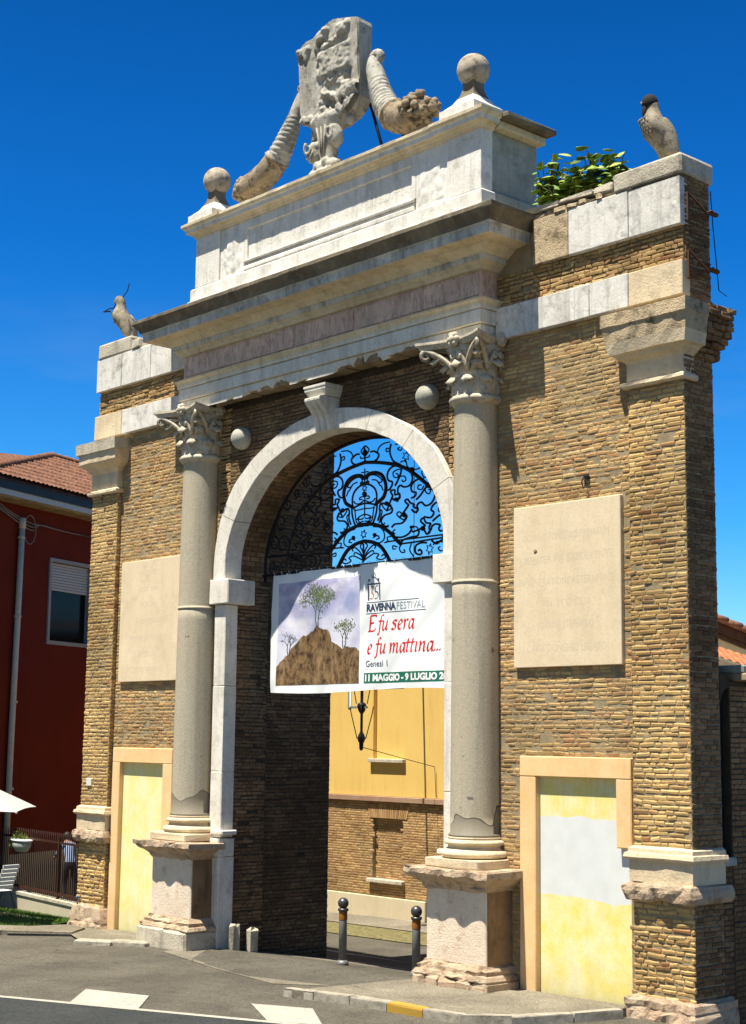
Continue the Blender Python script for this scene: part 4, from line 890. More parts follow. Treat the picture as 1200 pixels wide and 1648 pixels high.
GRILLE=[(3,1,[(-0.04,8.92),(0.24,8.89),(0.54,8.84),(0.84,8.77),(1.14,8.66),(1.4,8.51),(1.66,8.33),(1.89,8.17),(2.06,7.99)]),(3,1,[(-0.03,7.73),(0.23,7.71),(0.5,7.63),(0.74,7.49),(0.89,7.36),(1.01,7.27)]),(2,1,[(1.01,7.27),(1.33,7.27),(1.76,7.28),(2.2,7.29)]),(3,1,[(-0.01,7.41),(0.23,7.37),(0.45,7.28),(0.6,7.14),(0.73,6.97)]),(2,0,[(-0.02,7.0),(-0.01,7.17),(-0.01,7.36)]),(1,1,[(-0.01,7.05),(0.07,7.17),(0.17,7.26),(0.27,7.31),(0.33,7.28),(0.3,7.24)]),(1,1,[(-0.01,7.11),(0.04,7.23),(0.1,7.32),(0.02,7.38)]),(1,1,[(-0.01,7.03),(0.15,7.1),(0.3,7.15),(0.42,7.12),(0.36,7.06),(0.48,7.02),(0.59,7.04),(0.6,7.08),(0.54,7.11),(0.5,7.08)]),(1,1,[(0.0,7.02),(0.08,7.14),(0.24,7.21),(0.28,7.17)]),(3,1,[(0.02,8.6),(0.1,8.67),(0.27,8.69),(0.46,8.63),(0.56,8.51),(0.6,8.36),(0.55,8.21),(0.45,8.14),(0.33,8.09)]),(1,1,[(0.04,8.52),(0.12,8.53),(0.07,8.57),(0.12,8.64),(0.24,8.65),(0.39,8.6),(0.49,8.51),(0.43,8.48),(0.37,8.5)]),(1,1,[(0.21,8.56),(0.34,8.53),(0.43,8.43),(0.47,8.41),(0.52,8.32)]),(2,1,[(0.0,8.5),(0.15,8.47),(0.28,8.39),(0.34,8.28),(0.34,8.15),(0.3,8.05)]),(1,1,[(0.01,8.19),(0.13,8.14),(0.25,8.15),(0.3,8.2)]),(2,1,[(0.01,8.13),(0.16,8.11),(0.28,8.08)]),(1,1,[(0.01,8.26),(0.11,8.26),(0.14,8.22),(0.06,8.21)]),(2,1,[(0.36,8.09),(0.34,7.93),(0.26,7.75),(0.14,7.7),(0.02,7.7)]),(1,1,[(0.27,8.05),(0.25,7.91),(0.21,7.78),(0.07,7.75),(0.02,7.75)]),(1,1,[(0.01,8.03),(0.16,8.02),(0.29,8.02)]),(1,0,[(0.01,8.26),(0.01,8.06),(0.01,7.87)]),(1,1,[(0.01,7.92),(0.13,7.89),(0.21,7.84)]),(1,1,[(0.02,7.85),(0.1,7.83),(0.18,7.85),(0.13,7.78),(0.02,7.79)]),(1,0,[(0.0,8.8),(0.0,8.65),(0.0,8.49)]),(1,0,[(-0.09,8.73),(0.0,8.73),(0.1,8.73)]),(1,1,[(0.0,8.53),(0.07,8.54),(0.12,8.51),(0.09,8.48)]),(2,1,[(0.96,8.74),(0.78,8.74),(0.67,8.68),(0.63,8.58),(0.67,8.49),(0.76,8.46),(0.77,8.4),(0.7,8.32),(0.63,8.31)]),(1,1,[(0.99,8.67),(0.87,8.66),(0.79,8.62),(0.82,8.54),(0.91,8.52),(0.93,8.57),(0.87,8.6)]),(2,1,[(0.99,8.73),(1.17,8.64),(1.29,8.54),(1.31,8.42),(1.23,8.33),(1.09,8.32),(1.0,8.36),(0.93,8.32),(0.93,8.23),(0.99,8.15),(0.91,8.09),(0.81,8.11)]),(1,1,[(0.99,8.53),(1.1,8.52),(1.14,8.45),(1.07,8.42),(1.03,8.46)]),(2,1,[(1.02,8.67),(0.99,8.57),(0.92,8.46),(0.85,8.37)]),(2,1,[(1.61,8.41),(1.46,8.42),(1.33,8.37),(1.28,8.29),(1.31,8.21),(1.41,8.18),(1.39,8.12),(1.29,8.09)]),(1,1,[(1.65,8.21),(1.68,8.15),(1.76,8.12),(1.79,8.18),(1.74,8.2)]),(1,1,[(1.55,8.3),(1.48,8.31),(1.46,8.25),(1.55,8.22),(1.62,8.28)]),(2,1,[(1.75,8.3),(1.64,8.22),(1.52,8.11),(1.42,8.05)]),(2,1,[(1.78,8.28),(1.89,8.17),(1.9,8.05),(1.81,7.94),(1.67,7.91),(1.57,7.98),(1.5,7.98),(1.44,7.93),(1.47,7.86),(1.41,7.8)]),(2,1,[(2.1,7.93),(1.95,7.94),(1.85,7.89),(1.81,7.82),(1.88,7.77),(1.85,7.71),(1.78,7.68),(1.63,7.71)]),(1,1,[(2.1,7.73),(2.09,7.81),(2.01,7.83),(2.01,7.77),(2.08,7.76)]),(2,1,[(2.15,7.7),(2.03,7.7),(1.92,7.65),(1.85,7.61)]),(2,1,[(2.17,7.43),(2.06,7.41),(2.01,7.46),(2.04,7.52),(1.92,7.55),(1.83,7.51),(1.81,7.46),(1.74,7.41)]),(2,1,[(1.01,7.28),(1.1,7.34),(1.3,7.37),(1.46,7.38),(1.5,7.46),(1.47,7.49)]),(2,1,[(0.77,7.6),(0.86,7.65),(1.04,7.65),(1.15,7.72),(1.17,7.78),(1.06,7.81)]),(2,1,[(0.86,7.41),(1.04,7.39),(1.21,7.43),(1.3,7.51),(1.27,7.56),(1.36,7.56)]),(2,1,[(0.67,7.62),(0.53,7.66),(0.48,7.75),(0.56,7.84),(0.74,7.87),(0.78,7.94),(0.71,8.01),(0.62,8.04),(0.49,8.08),(0.43,8.02),(0.44,7.9),(0.38,7.76)]),(1,1,[(0.41,7.98),(0.5,7.93),(0.47,7.83),(0.42,7.71)]),(2,1,[(0.63,7.92),(0.7,8.05),(0.79,8.19)]),(2,1,[(0.98,7.76),(1.09,7.85),(1.22,7.97)]),(2,1,[(1.33,7.46),(1.5,7.49),(1.66,7.55)]),(2,1,[(0.79,8.19),(0.73,8.28),(0.84,8.29),(0.85,8.2),(0.97,8.21),(0.96,8.13),(0.85,8.13),(0.93,8.07),(0.79,8.13)]),(2,1,[(1.22,7.97),(1.12,8.05),(1.19,8.08),(1.26,8.01),(1.37,7.96),(1.34,7.93),(1.47,7.86),(1.38,7.82),(1.3,7.88)]),(2,1,[(1.66,7.55),(1.54,7.64),(1.61,7.69),(1.68,7.6),(1.8,7.57),(1.76,7.51),(1.78,7.42),(1.7,7.39),(1.63,7.48)]),(1,1,[(0.98,7.76),(0.9,7.83),(0.97,7.87),(1.06,7.81)]),(1,1,[(0.98,7.76),(1.09,7.71),(1.15,7.75)]),(1,1,[(0.63,7.92),(0.54,7.99),(0.49,8.06)]),(1,1,[(0.63,7.92),(0.74,7.95),(0.74,8.03)]),(1,1,[(1.33,7.46),(1.3,7.53),(1.41,7.55),(1.47,7.51)]),(2,1,[(1.7,7.23),(1.56,7.24),(1.42,7.2),(1.41,7.08),(1.51,7.03),(1.58,7.06),(1.53,7.12),(1.48,7.1)]),(2,1,[(2.19,7.27),(2.07,7.24),(1.95,7.19),(1.83,7.26)]),(1,1,[(1.87,7.18),(1.98,7.23),(2.15,7.19),(2.17,7.09),(2.07,7.05),(2.0,7.1),(2.04,7.13)]),(1,1,[(1.04,7.26),(0.98,7.19),(1.04,7.11),(1.13,7.11),(1.1,7.16)]),(1,1,[(0.92,7.22),(0.81,7.25),(0.81,7.19),(0.88,7.19)]),(1,1,[(1.3,7.25),(1.26,7.13),(1.36,7.01)]),(2,1,[(0.0,8.92),(0.18,8.9),(0.33,8.93),(0.39,9.02),(0.26,9.1),(0.16,9.1)]),(2,0,[(0.0,8.95),(-0.01,9.1),(-0.02,9.23)]),(1,1,[(-0.01,9.03),(0.08,9.1),(0.11,9.16),(0.01,9.24)]),(1,1,[(-0.01,9.01),(0.11,9.01),(0.13,9.05)]),(1,1,[(0.34,9.05),(0.39,9.15),(0.51,9.21),(0.69,9.22)]),(2,1,[(0.73,9.18),(0.7,9.09),(0.71,8.98),(0.8,8.84),(0.99,8.75)]),(1,1,[(0.69,9.09),(0.6,9.11),(0.6,9.05),(0.67,9.05)]),(1,1,[(0.84,9.15),(0.96,9.15),(1.03,9.08),(0.99,9.02),(0.91,9.06),(0.96,9.08)]),(1,1,[(1.14,8.8),(1.18,8.69),(1.32,8.62),(1.49,8.62),(1.57,8.69)]),(1,1,[(0.99,8.8),(1.08,8.81),(1.15,8.78)]),(1,1,[(1.6,8.59),(1.56,8.53),(1.62,8.44),(1.69,8.45),(1.66,8.5)]),(1,1,[(0.86,7.55),(0.8,7.51),(0.86,7.47)]),(1,1,[(0.58,7.7),(0.53,7.66),(0.62,7.62),(0.68,7.65)]),(1,1,[(0.26,7.66),(0.44,7.63),(0.55,7.54),(0.57,7.41),(0.45,7.34),(0.26,7.37)]),(1,1,[(0.26,7.45),(0.37,7.48),(0.43,7.43),(0.35,7.41)]),(1,1,[(0.77,7.43),(0.65,7.42),(0.67,7.34),(0.57,7.33)])]  # curve and star points traced from image pixels, projected onto the grille plane
STARS=[(-0.01,7.54,0.085,0),(0.0,8.42,0.07,0),(1.14,8.89,0.1,1),(1.78,7.11,0.1,1)]
# ------------------------------------------------------------------ iron grille in the arch
gr = thing('iron_grille', 'black wrought iron fanlight grille with crown and scrolls above the banner', 'grille', (0, .85, 6.9))
mb = MB(IRON); TH = {1: .0145, 2: .020, 3: .037}
def gcurve(b, t, w_, closed=False):
    p = cr_spline(w_, 5, closed); b.tube([(x, .85, z) for x, z in p], TH[t], 6, closed=closed)
for t, mir, w_ in GRILLE:
    gcurve(mb, t, w_)
    if mir: gcurve(mb, t, [(-x, z) for x, z in w_])
def star(b, x, z, r):
    p = []
    for k in range(12): a = math.pi*k/6+.26; q = r if k % 2 == 0 else r*.5; p.append((x+q*math.cos(a), .85, z+q*math.sin(a)))
    b.tube(p, .012, 5, closed=True)
for x, z, r, mir in STARS:
    star(mb, x, z, r)
    if mir: star(mb, -x, z, r)
def spiral(x, z, r, a0, turns, d=1): return [(x+r*(1-.8*k/20)*math.cos(a0+d*turns*2*math.pi*k/20), z+r*(1-.8*k/20)*math.sin(a0+d*turns*2*math.pi*k/20)) for k in range(21)]
for sg in (-1, 1):
    for x, z, r, a0, tn, d in ((2.42, 7.55, .20, 3.1, 1.4, -1), (2.72, 7.60, .17, 0.2, 1.4, 1), (2.50, 8.02, .18, 4.0, 1.3, 1), (2.30, 8.36, .15, 1.0, 1.3, -1), (2.75, 7.12, .14, 3.1, 1.5, 1), (2.42, 7.13, .14, 0, 1.5, -1), (1.75, 8.75, .13, 2.0, 1.3, 1), (2.05, 8.55, .10, 5, 1.2, -1)):
        w_ = spiral(x, z, r, a0, tn, d); gcurve(mb, 1, [(sg*p[0], p[1]) for p in w_])
    gcurve(mb, 2, [(sg*2.1, 7.32), (sg*2.6, 7.33), (sg*2.95, 7.34)])
    gcurve(mb, 2, [(sg*1.95, 8.02), (sg*2.15, 7.7), (sg*2.28, 7.34)]); gcurve(mb, 2, [(sg*2.95, 7.35), (sg*2.75, 7.75), (sg*2.62, 8.1), (sg*2.3, 8.5)])
# small collars and buds where bars meet
for x, z, r in ((0, 8.31, .05), (.62, 8.06, .045), (1.1, 7.8, .05), (1.6, 7.5, .05), (0, 9.12, .05), (.55, 7.6, .04), (1.3, 8.62, .05), (1.72, 8.28, .055), (.3, 7.5, .04)):
    for s in ((-1, 1) if x else (1,)): mb.sphere((s*x, .85, z), r, 8, 6)
mb.build('scrollwork', gr)
fr = MB(IRON)
pts = []
for i in range(41): x, z = arc_pt(IN_R, 180*i/40, -.03); pts.append((max(-2.98, min(2.98, x*.985)), .85, z))
fr.tube([(2.98, .85, 6.9)]+pts+[(-2.98, .85, 6.9)], .035, 6)
fr.bar((-3.05, .85, 6.96), (3.05, .85, 6.96), .05, .05); fr.bar((-2.98, .85, 7.34), (-.62, .85, 7.34), .028); fr.bar((.62, .85, 7.34), (2.98, .85, 7.34), .028)
fr.tube([(1.35, .86, 9.1), (1.36, .86, 6.95)], .007, 5)
fr.build('grille_frame', gr)

# ------------------------------------------------------------------ banner
def wv(x, z):
    d = .020*math.sin(3.1*x+1.3*z)+.010*math.sin(7*x-2.2*z)+.012*max(0, math.sin(2.3*x+3.1*z))**3+.010*max(0, math.sin(4.1*x-4.4*z+1))**4
    if z > 6.7: d += .03*abs(math.sin(x*5.6))*(z-6.7)/.25
    return d
BY = .80
def by(k): return lambda x, z: BY-k*.0013+wv(x, z)
def bz(x, z):   # bottom edge droops a little between ties
    return z+(.03*math.sin(1.2*x) if z < 4.7 else 0)
ban = thing('festival_banner', 'white vinyl festival banner with red writing stretched across the arch', 'banner', (0, .8, 4.6))
def bsheet(name, poly_fn, mat, lay, parent, nx=150, nz_=40, x0=-2.68, x1=2.80, z0=4.60, z1=6.955):
    b = MB(mat); vs = []; y = by(lay)
    for j in range(nz_+1):
        for i in range(nx+1):
            x = lerp(x0, x1, i/nx); z = lerp(z0, z1, j/nz_); vs.append((x, y(x, z), bz(x, z)))
    b.add(vs, [(j*(nx+1)+i, j*(nx+1)+i+1, (j+1)*(nx+1)+i+1, (j+1)*(nx+1)+i) for j in range(nz_) for i in range(nx)], 0, True)
    return b.build(name, parent, recalc=False)
cloth = bsheet('cloth', None, BANW, 0, ban)
# printed picture: cloudy violet sky, earth mound, three thin trees
b = NB('printed_sky'); z = b.xyz('Z'); g = b.n('ShaderNodeMapRange'); g.inputs['From Min'].default_value = 4.8; g.inputs['From Max'].default_value = 6.75; b.l(z, g.inputs['Value'])
c = b.mix(g.outputs[0], (.62, .64, .74), (.36, .34, .52)); c = b.mix(b.ramp(b.noise(1.7, 6, .6, stretch=(1, 1, 1.8)), [(.40, 0.), (.62, 1.)]), c, (.66, .65, .72)); c = b.mix(b.ramp(b.noise(1.1, 4, .5, off=8), [(.5, 0.), (.7, .75)]), c, (.20, .25, .44))
PSKY = b.fin(c, .5)
b = NB('printed_earth'); c = b.mix(b.ramp(b.noise(9, 9, .8, stretch=(1, 1, .7)), [(.40, 0.), (.58, 1.)]), (.03, .016, .007), (.24, .145, .065)); c = b.mix(b.ramp(b.noise(2.2, 6, .7, stretch=(2, 1, .8), off=5), [(.52, 0.), (.66, .8)]), c, (.36, .24, .12)); PEARTH = b.fin(c, .5)
pic = bsheet('printed_picture', None, PSKY, 1, ban, 90, 36, -2.49, -.05, 4.73, 6.76)
hill = [(-2.49, 4.735), (-2.49, 5.10), (-2.36, 5.20), (-2.22, 5.30), (-2.10, 5.36), (-2.02, 5.47), (-1.90, 5.55), (-1.80, 5.66), (-1.62, 5.70), (-1.46, 5.76), (-1.36, 5.83), (-1.24, 5.86), (-1.10, 5.80), (-.95, 5.77), (-.85, 5.70), (-.83, 5.55), (-.72, 5.50), (-.62, 5.46), (-.50, 5.40), (-.38, 5.43), (-.22, 5.42), (-.05, 5.36), (-.05, 4.735)]
def hill_z(x):
    t_ = hill[1:-1]
    for (x0_, z0_), (x1_, z1_) in zip(t_, t_[1:]):
        if x0_ <= x <= x1_: return lerp(z0_, z1_, (x-x0_)/(x1_-x0_))
    return t_[-1][1]
hb = MB(PEARTH); yh = by(2); vs = []; NX, NZ = 120, 14
for i in range(NX+1):
    x = lerp(-2.49, -.05, i/NX); zt = hill_z(x)+.035*nz((x, 0, 0), 9)+.02*nz((x, 0, 0), 25, 3)
    for j in range(NZ+1): z = lerp(4.735, zt, j/NZ); vs.append((x, yh(x, z), bz(x, z)))
hb.add(vs, [(i*(NZ+1)+j, (i+1)*(NZ+1)+j, (i+1)*(NZ+1)+j+1, i*(NZ+1)+j+1) for i in range(NX) for j in range(NZ)], 0)
hb.build('printed_hill', pic, recalc=False)
def ptree(x, z, h, lean, dens, cr, nm):
    t = MB(PDARK, PGREEN); y = by(3); tips = []
    def seg(p, q, wd):
        p, q = Vector((p[0], 0, p[1])), Vector((q[0], 0, q[1])); d = (q-p).normalized(); n_ = Vector((d.z, 0, -d.x))*wd/2
        t.add([(v.x, y(v.x, v.z), v.z) for v in (p-n_, p+n_, q+n_*.7, q-n_*.7)], [(0, 1, 2, 3)])
    def br(p, a, l, wd, dp):
        q = (p[0]+math.sin(a)*l, p[1]+math.cos(a)*l); m_ = ((p[0]+q[0])/2+rnd.uniform(-.02, .02), (p[1]+q[1])/2); seg(p, m_, wd); seg(m_, q, wd*.85); tips.append(q)
        if dp:
            for s in (-1, 1): br(q, a+s*rnd.uniform(.2, .6), l*rnd.uniform(.55, .85), wd*.6, dp-1)
    for s in (-.12, .16): br((x+s*.15, z), s+lean, h*.36, .030, 3)
    y2 = by(4)
    for p in tips[2:]:
        for _ in range(dens):
            a = rnd.uniform(0, 7); r = cr*math.sqrt(rnd.random()); X, Z_ = p[0]+r*math.cos(a), p[1]+r*math.sin(a); s = rnd.uniform(.007, .018)
            an = rnd.uniform(0, 6); v = [(X+s*math.cos(an+k*2.1), Z_+s*math.sin(an+k*2.1)) for k in range(3)]
            t.add([(a_, y2(a_, b_), b_) for a_, b_ in v], [(0, 1, 2)], 1)
    t.build(nm, pic, recalc=False)
ptree(-1.26, 5.84, .78, .0, 44, .13, 'printed_tree'); ptree(-.46, 5.42, .48, .0, 9, .07, 'printed_tree'); ptree(-2.12, 5.34, .42, -.05, 2, .06, 'printed_tree')
# festival logo: small arch with the number 35
lg = MB(NAVY, GOLD); y = by(2)
def q4(b, x0, z0, x1, z1, mi=0):
    n_ = max(1, int((x1-x0)/.05))
    for k in range(n_): xa, xb = lerp(x0, x1, k/n_), lerp(x0, x1, (k+1)/n_); b.add([(xa, y(xa, z0), z0), (xb, y(xb, z0), z0), (xb, y(xb, z1), z1), (xa, y(xa, z1), z1)], [(0, 1, 2, 3)], mi)
q4(lg, .17, 6.27, .205, 6.55); q4(lg, .49, 6.27, .525, 6.55); q4(lg, .155, 6.56, .54, 6.585); q4(lg, .19, 6.62, .23, 6.67); q4(lg, .46, 6.62, .50, 6.67)
def pen(b, pts, wd, ang=.6, mi=0, yy=None):
    nx_, nz2 = math.cos(ang)*wd/2, math.sin(ang)*wd/2; yy = yy or y
    for (x0, z0), (x1, z1) in zip(pts, pts[1:]):
        d = Vector((x1-x0, z1-z0)); l = d.length
        if l < 1e-6: continue
        d /= l; n_ = Vector((-d.y, d.x)); thin = wd*.13
        k = n_.x*nx_+n_.y*nz2; off = Vector((nx_, nz2))
        if abs(k) < thin/2: off = off+n_*(thin/2*(1 if k >= 0 else -1)-k)
        v = [(x0-off.x, z0-off.y), (x1-off.x, z1-off.y), (x1+off.x, z1+off.y), (x0+off.x, z0+off.y)]
        b.add([(a, yy(a, c_), c_) for a, c_ in v], [(0, 1, 2, 3)], mi)
pen(lg, [(.19+.155*k/10, 6.585+.11*math.sin(math.pi*k/20)) for k in range(11)]+[(.345, 6.76)], .02); pen(lg, [(.505-.16*k/10, 6.585+.11*math.sin(math.pi*k/20)) for k in range(11)]+[(.345, 6.76)], .02)
pen(lg, [(.345+.05*math.cos(a*.6), 6.73+.05*math.sin(a*.6)) for a in range(12)], .015)
pen(lg, cr_spline([(.235, 6.51), (.28, 6.53), (.315, 6.49), (.27, 6.43), (.32, 6.37), (.29, 6.30), (.23, 6.31)], 4), .03, mi=1)
pen(lg, cr_spline([(.455, 6.53), (.39, 6.52), (.38, 6.43), (.43, 6.42), (.46, 6.36), (.42, 6.30), (.36, 6.30)], 4), .03, mi=0)
q4(lg, .14, 6.225, 1.55, 6.237); q4(lg, .12, 6.018, 1.74, 6.030)
lg.build('festival_logo', ban, recalc=False)
text('RAVENNA', .185, .14, 6.07, by(4), NAVY, 'printed_writing', ban, bold=.008, width=.84)
text('FESTIVAL', .185, 1.0, 6.07, by(4), flat('grey_print', (.34, .38, .43), .6), 'printed_writing', ban, width=.72)
# red motto written with a broad nib
GL = {'E': (.62, [[(.14, 0), (.26, 1)], [(.26, 1), (.70, 1), (.68, .86)], [(.20, .52), (.50, .52)], [(.02, 0), (.56, 0), (.63, .16)]]),
 'f': (.36, [[(-.02, -.22), (.06, -.26), (.13, -.16), (.26, .62), (.34, .92), (.44, 1.0), (.52, .94)], [(.08, .60), (.42, .60)]]),
 'u': (.54, [[(.06, .55), (.14, .60), (.17, .55), (.10, .14), (.14, 0), (.26, .04), (.40, .30)], [(.48, .60), (.38, .12), (.42, 0), (.52, .08)]]),
 's': (.42, [[(.40, .52), (.30, .60), (.16, .56), (.14, .44), (.30, .28), (.28, .08), (.16, 0), (.02, .08)]]),
 'e': (.44, [[(.10, .28), (.30, .34), (.38, .46), (.32, .60), (.20, .56), (.10, .36), (.08, .14), (.16, .0), (.28, .02), (.38, .12)]]),
 'r': (.40, [[(.06, .54), (.16, .60), (.08, 0)], [(.13, .34), (.26, .56), (.36, .60), (.40, .52)]]),
 'a': (.50, [[(.44, .52), (.34, .60), (.20, .54), (.10, .34), (.08, .12), (.14, 0), (.26, .08), (.40, .36)], [(.47, .60), (.38, .12), (.42, 0), (.52, .08)]]),
 'm': (.80, [[(.06, .54), (.16, .60), (.08, 0)], [(.12, .30), (.26, .54), (.36, .60), (.40, .50), (.33, 0)], [(.37, .30), (.52, .54), (.62, .60), (.66, .50), (.60, .10), (.64, 0), (.74, .08)]]),
 't': (.34, [[(.22, .84), (.11, .14), (.16, 0), (.28, .08)], [(.04, .60), (.34, .60)]]),
 'i': (.28, [[(.06, .54), (.16, .60), (.10, .10), (.14, 0), (.24, .08)], [(.17, .82), (.21, .84)]]),
 'n': (.54, [[(.06, .54), (.16, .60), (.08, 0)], [(.12, .30), (.26, .54), (.36, .60), (.41, .50), (.36, .10), (.40, 0), (.50, .08)]]),
 '.': (.20, [[(.02, .0), (.10, .11)], [(.02, .05), (.11, .05)]]), ' ': (.24, [])}
def motto(s, x, z, h, name, width):
    tot = sum(GL[c_][0] for c_ in s); k = width/tot; b = MB(RED); y3 = by(3)
    for c_ in s:
        adv, st = GL[c_]
        for p in st:
            q = [(x+u*k, z+v*h) for u, v in (cr_spline(p, 4) if len(p) > 2 else p)]; pen(b, q, .047, .62, 0, y3)
        x += adv*k
    b.build(name, ban, recalc=False)
motto('E fu sera', .16, 5.70, .285, 'printed_writing', 1.30); motto('e fu mattina...', .15, 5.28, .285, 'printed_writing', 1.98)
text('Genesi 1', .165, .13, 5.04, by(4), NAVY, 'printed_writing', ban, width=.60)
st = bsheet('green_strip', None, GREEN, 2, ban, 90, 4, .09, 2.66, 4.735, 4.925)
text('11 MAGGIO - 9 LUGLIO 2024', .165, .13, 4.775, by(5), WHITE, 'printed_writing', st, bold=.008, width=2.34)
tie = MB(WHITEP)
for k in range(24):
    x = -2.6+k*.235; tie.tube([(x, BY-.005, 6.93), (x-.03, BY-.02, 7.0), (x-.02, .85, 7.0)], .006, 4)
tie.build('cable_tie', ban)

# ------------------------------------------------------------------ inscription plaques
TXT = flat('incised_text', (.60, .495, .345), .9)
for sg, lines, lab in ((1, [('DOMINO FONTE AD PRIMATUM', 6.86, 1.75), ('LIBENTER PIA EXSOLVENTE', 6.50, 1.9), ('IN VENERATIONE AETERNITATE', 6.14, 1.95), ('AN. M D CLIII', 5.80, 1.0), ('JOANNE STEPHANO', 5.46, 1.15), ('CARD. DONGHIO LEGATO', 5.10, 1.6)], 'beige stone plaque with a chipped hole, above the door with the pale blue patch'),
    (-1, [('INNOCENTIO X', 7.1, .8), ('PONT. MAX.', 6.75, .75), ('PORTAM', 6.42, .6), ('AEDIFICATAM', 6.07, .95), ('PAMPHILIAM NOMINE', 5.72, 1.4), ('APPELLARI', 5.38, .7), ('CIVITAS RAVENNA', 5.05, 1.2)], 'pale beige stone plaque partly behind a column, over the plain yellow door')):
    cx = sg*5.765
    t = thing('stone_plaque', lab, 'plaque', (cx, -.05, 4.86), group='inscription plaques on the gate')
    p = MB(PLAQUE); p.box(cx-1.095, cx+1.095, -.075, .03, 4.86, 7.44, 0, b=.010); p.build('slab', t)
    for s, z_, w_ in lines: text(s, .17, cx, z_, lambda x, q: -.0757, TXT, 'inscription', t, align='CENTER', width=w_)
    if sg > 0:
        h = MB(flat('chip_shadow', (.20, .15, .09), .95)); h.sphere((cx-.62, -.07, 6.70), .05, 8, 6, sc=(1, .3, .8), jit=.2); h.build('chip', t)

# ------------------------------------------------------------------ ball finials
for sg, lab in ((-1, 'weathered stone ball finial on the attic beside the tipped horn of plenty'), (1, 'weathered stone ball finial on the attic corner nearest the bush')):
    cx = sg*3.74; cy = -.07
    t = thing('ball_finial', lab, 'ball finial', (cx, cy, 14.34), group='ball finials on the attic')
    p = MB(MARBLE_ATT, CORN_DARK)
    rows = [(.42, 14.34, 0), (.42, 14.50, 0), (.37, 14.53, 0), (.26, 14.63, 0), (.20, 14.73, 0), (.165, 14.80, 1), (.135, 14.90, 1), (.13, 15.04, 1)]
    vs = []
    for h, z_, _ in rows: vs += [(cx-h, cy-h, z_), (cx+h, cy-h, z_), (cx+h, cy+h, z_), (cx-h, cy+h, z_)]
    for i in range(len(rows)-1):
        for q in range(4): p.add([], [], 0); p.f.append((len(p.v)+i*4+q, len(p.v)+i*4+(q+1) % 4, len(p.v)+(i+1)*4+(q+1) % 4, len(p.v)+(i+1)*4+q)); p.mi.append(rows[i+1][2] if rows[i+1][1] > 14.78 else 0); p.sm.append(False)
    p.f.append((len(p.v)+3, len(p.v)+2, len(p.v)+1, len(p.v))); p.mi.append(0); p.sm.append(False); p.v += vs
    p.build('finial_base', t)
    p = MB(BALLST); p.sphere((cx, cy, 15.27), .292, 36, 24, jit=.006); p.build('ball', t)

# ------------------------------------------------------------------ coat of arms with horns of plenty
arms = thing('coat_of_arms', 'carved stone coat of arms with two horns of plenty on top of the gate', 'sculpture', (-.1, -.1, 14.35))
out = [(-.42, 15.52), (-.62, 15.60), (-.93, 15.66), (-.97, 16.0), (-.96, 16.5), (-.98, 17.0), (-1.04, 17.13), (-.98, 17.20), (-.90, 17.19), (-.84, 17.26), (-.70, 17.30), (-.50, 17.30), (-.35, 17.36), (-.10, 17.44), (.08, 17.48), (.34, 17.42), (.66, 17.33), (.80, 17.28), (.82, 17.20), (.80, 16.8), (.79, 16.4), (.80, 16.0), (.78, 15.75), (.62, 15.58), (.45, 15.50), (.15, 15.42), (-.15, 15.42)]
def inside(px, pz):
    c_ = False; j = len(out)-1
    for i in range(len(out)):
        (xi, zi), (xj, zj) = out[i], out[j]
        if (zi > pz) != (zj > pz) and px < (xj-xi)*(pz-zi)/(zj-zi)+xi: c_ = not c_
        j = i
    return c_
bumps = [(-.80, 17.03, .17, .10), (-.66, 17.10, .09, .12), (-.92, 17.12, .08, .12), (-.26, 17.20, .16, .14), (-.12, 17.30, .10, .14), (-.38, 17.05, .09, .10), (.38, 17.16, .17, .14), (.52, 17.25, .09, .12), (.28, 17.25, .08, .10), (-.15, 16.98, .10, .12), (.05, 17.02, .08, .12), (.20, 17.06, .07, .10), (-.22, 16.78, .15, .16), (-.12, 16.70, .10, .13), (-.30, 16.50, .13, .09), (.02, 16.28, .28, .08), (.40, 16.30, .18, .08), (.32, 16.12, .12, .20), (.46, 16.06, .10, .20), (-.12, 16.05, .14, .22), (.03, 15.98, .10, .24), (.13, 15.90, .08, .22), (-.22, 15.88, .13, .14), (-.20, 15.70, .15, .17), (.45, 15.85, .22, .26), (.62, 15.92, .18, .28), (.25, 15.80, .16, .20), (.55, 15.66, .20, .22), (.30, 15.60, .18, .20), (.08, 15.62, .16, .18), (-.10, 15.55, .18, .20), (-.38, 15.58, .16, .16), (-.66, 15.64, .13, .16), (-.86, 15.70, .10, .12), (.68, 15.70, .12, .20)]
holes = [(-.84, 16.94, .09, .17), (-.74, 16.84, .06, .10), (-.24, 17.06, .10, .15), (.42, 17.02, .10, .17), (.02, 16.92, .12, .10), (-.34, 16.66, .07, .14), (-.04, 16.12, .13, .12), (-.26, 16.0, .07, .10), (.12, 16.06, .10, .08), (.14, 15.74, .10, .20), (.42, 15.72, .08, .15), (.18, 16.18, .12, .10), (.46, 16.18, .07, .10), (-.02, 15.78, .08, .14)]
sh = MB(SCULPT); nx, nz2 = 92, 100; x0, x1, z0, z1 = -1.08, .86, 15.38, 17.52; grid = {}
cxs = .0
